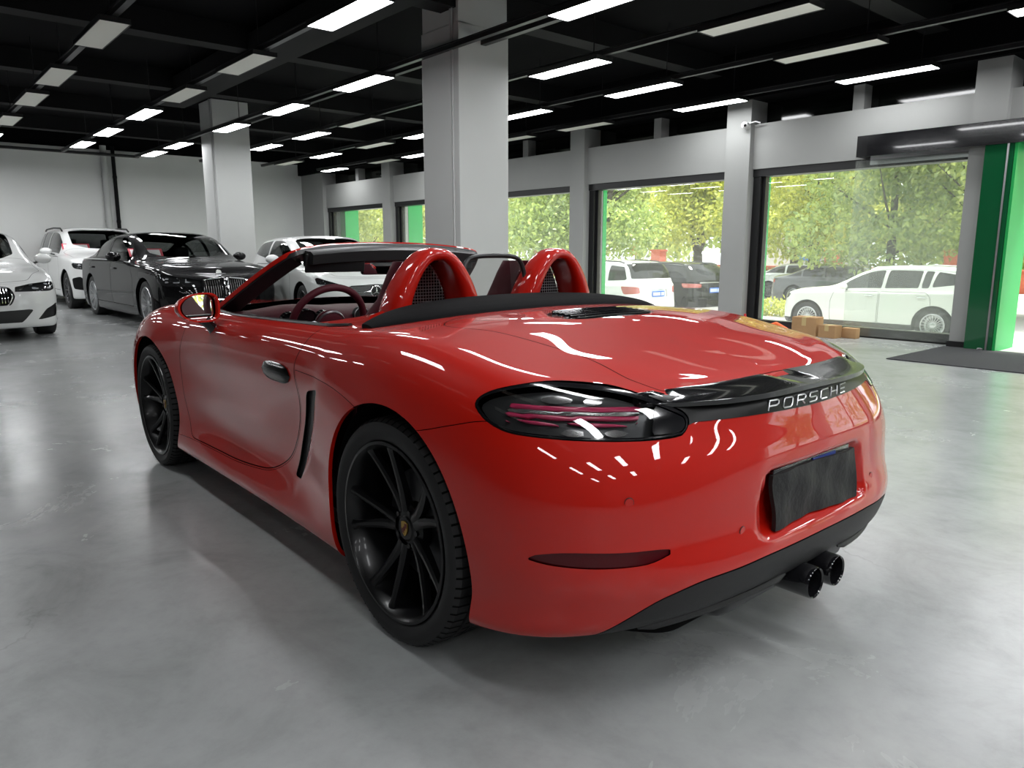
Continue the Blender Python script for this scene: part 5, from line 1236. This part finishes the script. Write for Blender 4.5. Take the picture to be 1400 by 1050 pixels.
# ================================================================== outside
PAVE = mat('car_park_paving', (.42, .42, .41), rough=.8, noise=.15, nscale=2.)
mb = MB(); mb.box(-60, 120, -90, -8.5, GZ - .3, GZ); struct(mb.build('ground_outside', PAVE))
mb = MB(); mb.box(-6, 1.2, -11.5, -8.5, GZ, -.012); struct(mb.build('step_outside', mat('stone_step', (.5, .5, .48), rough=.6)))
LEAFS = []
def leaf_mat(name, col):
    m = bpy.data.materials.new(name); m.use_nodes = True; nt = m.node_tree; nt.nodes.clear(); o = nt.nodes.new('ShaderNodeOutputMaterial')
    d = nt.nodes.new('ShaderNodeBsdfDiffuse'); t = nt.nodes.new('ShaderNodeBsdfTranslucent'); g = nt.nodes.new('ShaderNodeBsdfGlossy'); g.inputs['Roughness'].default_value = .35; g.inputs['Color'].default_value = (.8, .85, .7, 1)
    gi = nt.nodes.new('ShaderNodeNewGeometry'); rm = nt.nodes.new('ShaderNodeValToRGB'); nt.links.new(gi.outputs['Random Per Island'], rm.inputs['Fac'])
    e = rm.color_ramp.elements; e[0].color = (col[0] * .55, col[1] * .62, col[2] * .6, 1); e[1].color = (min(1, col[0] * 1.35), min(1, col[1] * 1.25), col[2] * 1.1, 1)
    nt.links.new(rm.outputs[0], d.inputs['Color']); nt.links.new(rm.outputs[0], t.inputs['Color'])
    a = nt.nodes.new('ShaderNodeMixShader'); a.inputs[0].default_value = .45; nt.links.new(d.outputs[0], a.inputs[1]); nt.links.new(t.outputs[0], a.inputs[2])
    c_ = nt.nodes.new('ShaderNodeMixShader'); c_.inputs[0].default_value = .06; nt.links.new(a.outputs[0], c_.inputs[1]); nt.links.new(g.outputs[0], c_.inputs[2]); nt.links.new(c_.outputs[0], o.inputs['Surface']); return m
LEAFA = leaf_mat('leaf_yellow_green', (.62, .66, .17)); LEAFB = leaf_mat('leaf_mid_green', (.46, .57, .19)); LEAFC = leaf_mat('leaf_pale_green', (.56, .63, .25))
BARK = mat('bark', (.085, .07, .055), rough=.9, bump=.8, bscale=25)
def leaves(rng, blobs, n, size):
    """n folded leaf blades scattered through ellipsoidal clumps"""
    B = np.array(blobs); wts = B[:, 3] * B[:, 4] * B[:, 5]; B = B[rng.choice(len(blobs), n, p=wts / wts.sum())]
    unit = lambda q: q / np.linalg.norm(q, axis=1, keepdims=True)
    p = B[:, :3] + unit(rng.normal(size=(n, 3))) * B[:, 3:] * rng.uniform(.35, 1.02, (n, 1)) ** .6
    a = rng.normal(size=(n, 3)); a[:, 2] -= .5; a = unit(a); b_ = unit(np.cross(a, rng.normal(size=(n, 3))))
    L, w = size * rng.uniform(.7, 1.35, (n, 1)), size * rng.uniform(.22, .36, (n, 1)); nn = np.cross(a, b_) * w * .35
    V = np.stack([p, p + a * L * .5 + b_ * w + nn, p + a * L, p + a * L * .5 - b_ * w + nn], 1).reshape(-1, 3)
    o = np.arange(n)[:, None] * 4; F = np.concatenate([o + [0, 1, 2], o + [0, 2, 3]], 1).reshape(-1, 3)
    return V.tolist(), F.tolist()
def tree(x, y, h, cr_, trunk_r, seed, m, n, size, label, fork=0., lean=0., base=1.9, group='trees beyond the car park'):
    rng = np.random.default_rng(seed); t = empty('leafy_tree', (x, y, GZ), label=label, cat='tree', group=group)
    mb = MB(); top = (lean, 0, h * .62)
    limbs = []
    if fork:
        mb.tube([(0, 0, 0), (lean * .1, 0, .6 * base), (lean * .2, 0, base * .8)], [trunk_r * 1.25, trunk_r, trunk_r * .95], n=10)
        for s_ in (1, -1): limbs.append([(lean * .2, 0, base * .78), (lean * .2 + fork * .5 * s_, .1 * s_, base * 1.25), (lean * .2 + fork * s_, .2 * s_, h * .6), (lean * .2 + fork * 1.3 * s_, .2 * s_, h * .8)])
        for l in limbs: mb.tube(l, [trunk_r * .72, trunk_r * .6, trunk_r * .4, trunk_r * .15], n=8)
    else:
        mb.tube(cr([(0, 0, 0), (lean * .2, .05, base), (lean * .6, -.05, h * .5), (lean, 0, h * .8)], 4), list(np.linspace(trunk_r * 1.2, trunk_r * .3, 13)), n=10); limbs = [[(lean * .2, 0, base), (lean, 0, h * .8)]]
    for k in range(7):
        a = rng.uniform(0, 2 * PI); z0 = rng.uniform(base, h * .6); L = cr_ * rng.uniform(.5, .85); f_ = z0 / h; bx = lean * f_
        mb.tube([(bx, 0, z0), (bx + L * .5 * math.cos(a), L * .5 * math.sin(a), z0 + L * .35), (bx + L * math.cos(a), L * math.sin(a), z0 + L * .8)], [trunk_r * .35, trunk_r * .22, trunk_r * .08], n=6)
    mb.build('trunk', BARK, t)
    blobs = []
    for k in range(13):
        a = rng.uniform(0, 2 * PI); r = cr_ * rng.uniform(.1, .72); z = rng.uniform(base + .5, h * .92); q = cr_ * rng.uniform(.32, .52); blobs.append((lean * .6 + r * math.cos(a), r * math.sin(a), z, q, q, q * .75))
    V, F = leaves(rng, blobs, n, size); mb = MB(); mb.v = [tuple(map(float, v)) for v in V]; mb.f = F; mb.build('crown', m, t, angle=None, fixn=False)
    return t
TREES = [
 (23.5, -33.5, 9.5, 4.4, .26, LEAFA, 5200, .42, 'yellow-green tree with a forked trunk beyond the dark parked car', .7, .3, 2.2),
 (17.4, -33.0, 9.5, 4.2, .20, LEAFA, 5200, .40, 'yellow-green tree with a slim straight trunk right of the forked one', 0, .2, 2.2),
 (14.4, -29.0, 9.0, 3.6, .17, LEAFA, 4600, .36, 'bright yellow-green tree above the bonnet of the white car outside', .35, .1, 2.2),
 (9.2, -24.5, 8.5, 3.9, .17, LEAFB, 6000, .34, 'dense green tree just behind the white car outside', 0, .2, 1.6),
 (5.4, -23.5, 8.5, 3.7, .17, LEAFC, 6000, .34, 'pale green tree above the tail of the white car outside', 0, -.2, 1.6),
 (19.5, -20.5, 8.0, 3.6, .22, LEAFB, 5200, .34, 'forked leaning tree behind the black car outside', .9, -.4, 1.7),
 (24.0, -22.5, 8.0, 3.8, .18, LEAFC, 5200, .34, 'leafy tree above the roof of the white car at the second window', 0, .2, 1.8),
 (30.0, -24.0, 9.0, 4.4, .2, LEAFC, 4600, .40, 'pale tree seen through the window between the roll hoops and pilaster', .6, .5, 1.8),
 (36.0, -24.5, 9.0, 4.6, .2, LEAFA, 4400, .42, 'yellow-green tree left of the pale one, behind the near column', 0, .3, 1.8),
 (47.0, -25.0, 9.5, 5.0, .22, LEAFC, 4400, .46, 'pale green tree beyond the fourth window from the entrance', 0, .2, 1.4),
 (60.0, -25.0, 10., 5.6, .22, LEAFA, 4400, .50, 'yellow-green tree beyond the farthest window', 0, .2, 1.2),
 (1.4, -22.5, 8.0, 3.6, .17, LEAFB, 4600, .34, 'green tree beyond the green door post', 0, .2, 1.7),
 (-3.0, -24.0, 8.0, 3.6, .17, LEAFC, 3400, .36, 'pale green tree outside the entrance', 0, .1, 1.7),
 (-8.5, -22.0, 8.0, 3.8, .17, LEAFA, 2600, .40, 'yellow-green tree outside, farthest from the brick wall', 0, .1, 1.7),
 (-15., -21.0, 8.0, 4.2, .17, LEAFB, 2200, .44, 'green tree outside at the end of the shop front', 0, .1, 1.7),
]
for i, (x, y, h, c_, tr, m_, n, sz, lb, fk, ln_, bs) in enumerate(TREES): tree(x, y, h, c_, tr, 40 + i, m_, int(n * 2.6), sz * .62, lb, fk, ln_, bs)
# a far belt of trees closes the view
rng = np.random.default_rng(5)
for i, (x, y) in enumerate([(10, -46), (18, -50), (26, -52), (35, -54), (45, -54), (56, -52), (68, -50), (2, -44), (84, -50)]):
    tree(x, y, 10.5 + rng.uniform(-1, 1.5), 6.2, .3, 90 + i, (LEAFB, LEAFC, LEAFA)[i % 3], 3000, .75, 'hazy tree in the far belt behind the brick wall', 0, .3, 1.5, 'far belt of trees')
# ---- low brick wall with piers, iron fence, hedge
BRICK = mat('red_brick', (.50, .13, .075), rough=.85, noise=.2, nscale=6)
bw = empty('brick_wall', (37, -38.15, GZ), label='low red brick wall with piers along the far side of the road', cat='wall')
mb = MB(); mb.box(-33, 33, -.15, .15, 0, 1.0); mb.box(-33, 33, -.25, .25, 1.0, 1.08); mb.build('wall_panel', BRICK, bw)
for i, x in enumerate(range(6, 70, 6)):
    if i == 0: pr = MB(); pr.box(-.35, .35, -.35, .35, 0, 1.9); pr.box(-.42, .42, -.42, .42, 1.9, 2.02); pier = pr.build('brick_pier', BRICK, bw)
    else: pier = pier.copy(); C.objects.link(pier); pier.parent = bw
    pier.location = (x - 37, 0, 0)
def fence(name, x0_, x1_, y, h, step, lb):
    f_ = empty(name, ((x0_ + x1_) / 2, y, GZ), label=lb, cat='fence'); hw_ = (x1_ - x0_) / 2
    mb = MB()
    for z in (.15, h - .12): mb.box(-hw_, hw_, -.02, .02, z, z + .04)
    mb.build('fence_rail', RAILM, f_); mb = MB(); x = -hw_
    while x < hw_: mb.box(x - .011, x + .011, -.011, .011, 0, h); x += step
    mb.build('fence_bars', RAILM, f_)
fence('iron_fence', 7.5, 40, -29.8, 1.15, .22, 'dark iron fence behind the parked dark cars')
fence('iron_fence', -8, 2.6, -20.2, 1.25, .22, 'dark iron fence outside beyond the green door post')
def hedge(x0_, x1_, y, w, h, seed, n, lb):
    rng = np.random.default_rng(seed); bl = [(x0_ + (x1_ - x0_) * (k + .5) / 12, y, h * .5, (x1_ - x0_) / 20, w / 2, h * .55) for k in range(12)]
    V, F = leaves(rng, bl, n, .12); mb = MB(); mb.v = [(float(v[0]), float(v[1]), float(v[2] + GZ)) for v in V]; mb.f = F
    meta(mb.build('hedge', LEAFA, angle=None, fixn=False), lb, 'hedge')
hedge(5.2, 12.5, -18.9, .9, .55, 3, 4200, 'low yellow-green hedge by the nose of the white car outside')
hedge(-7, 2.9, -18.2, 1.2, .75, 4, 5000, 'low bright green hedge outside beyond the green door post')
hedge(8, 40, -31.6, 1.4, 1.2, 8, 5200, 'trimmed green hedge along the iron fence')
mb = MB(); mb.prism([(0, 0), (.02, 0), (.02, 2.4), (0, 2.4)], -.01, .01, 'y'); fl_ = mb.build('flag_pole', SILVER); fl_.location = (22.5, -27.0, GZ); meta(fl_, 'thin pole with an orange flag behind the parked white car', 'flag')
mb = MB(); P = [[(.02 + .4 * u, .05 * math.sin(6 * u), 1.75 + .6 * v - .1 * u) for v in (0, .5, 1)] for u in np.linspace(0, 1, 8)]; mb.grid(P); f2 = mb.build('flag_cloth', mat('orange_flag', (.85, .18, .06), rough=.7), fl_)
# distant building glimpses
mb = MB(); mb.box(20, 25.5, -47, -43.5, GZ, 2.6); bd = mb.build('roadside_building', mat('pale_render', (.62, .60, .58), rough=.8)); meta(bd, 'low pale building across the road behind the brick wall', 'building')
mb = MB(); mb.box(21.5, 23.2, -43.5, -43.42, .5, 1.3); mb.build('sign_board', mat('sign_blue', (.08, .22, .50), rough=.5), bd, label='blue sign board')

# ================================================================== camera, sky, exposure
cam_d = bpy.data.cameras.new('camera'); cam_o = bpy.data.objects.new('camera', cam_d); C.objects.link(cam_o)
cam_o.location = (-1.8277, 1.962, 1.175); cam_o.rotation_euler = (PI / 2 - .1786, 0, -.7076 - PI / 2)
cam_d.sensor_width = 36; cam_d.lens = 1013.5 / 1400 * 36; cam_d.clip_start = .05; cam_d.clip_end = 400
bpy.context.scene.camera = cam_o
w = bpy.data.worlds.new('World'); bpy.context.scene.world = w; w.use_nodes = True; nt = w.node_tree
bg = nt.nodes['Background']; bg.inputs[0].default_value = (.93, .97, 1., 1); bg.inputs[1].default_value = 3.0
sl = bpy.data.lights.new('sun', 'SUN'); sl.energy = 11.; sl.angle = math.radians(12); sl.color = (1, .96, .88)
so = bpy.data.objects.new('sun', sl); C.objects.link(so); so.rotation_euler = Vector((.15, .28, -1.)).to_track_quat('-Z', 'Y').to_euler()
sc = bpy.context.scene
vs = sc.view_settings; vs.view_transform = 'Standard'; vs.look = 'None'; vs.gamma = 1; vs.use_curve_mapping = False; vs.exposure = 0.
cy = sc.cycles; cy.use_denoising = True; cy.max_bounces = 10; cy.transparent_max_bounces = 16; cy.diffuse_bounces = 4; cy.glossy_bounces = 5; cy.sample_clamp_indirect = 6.; cy.caustics_reflective = False; cy.caustics_refractive = False
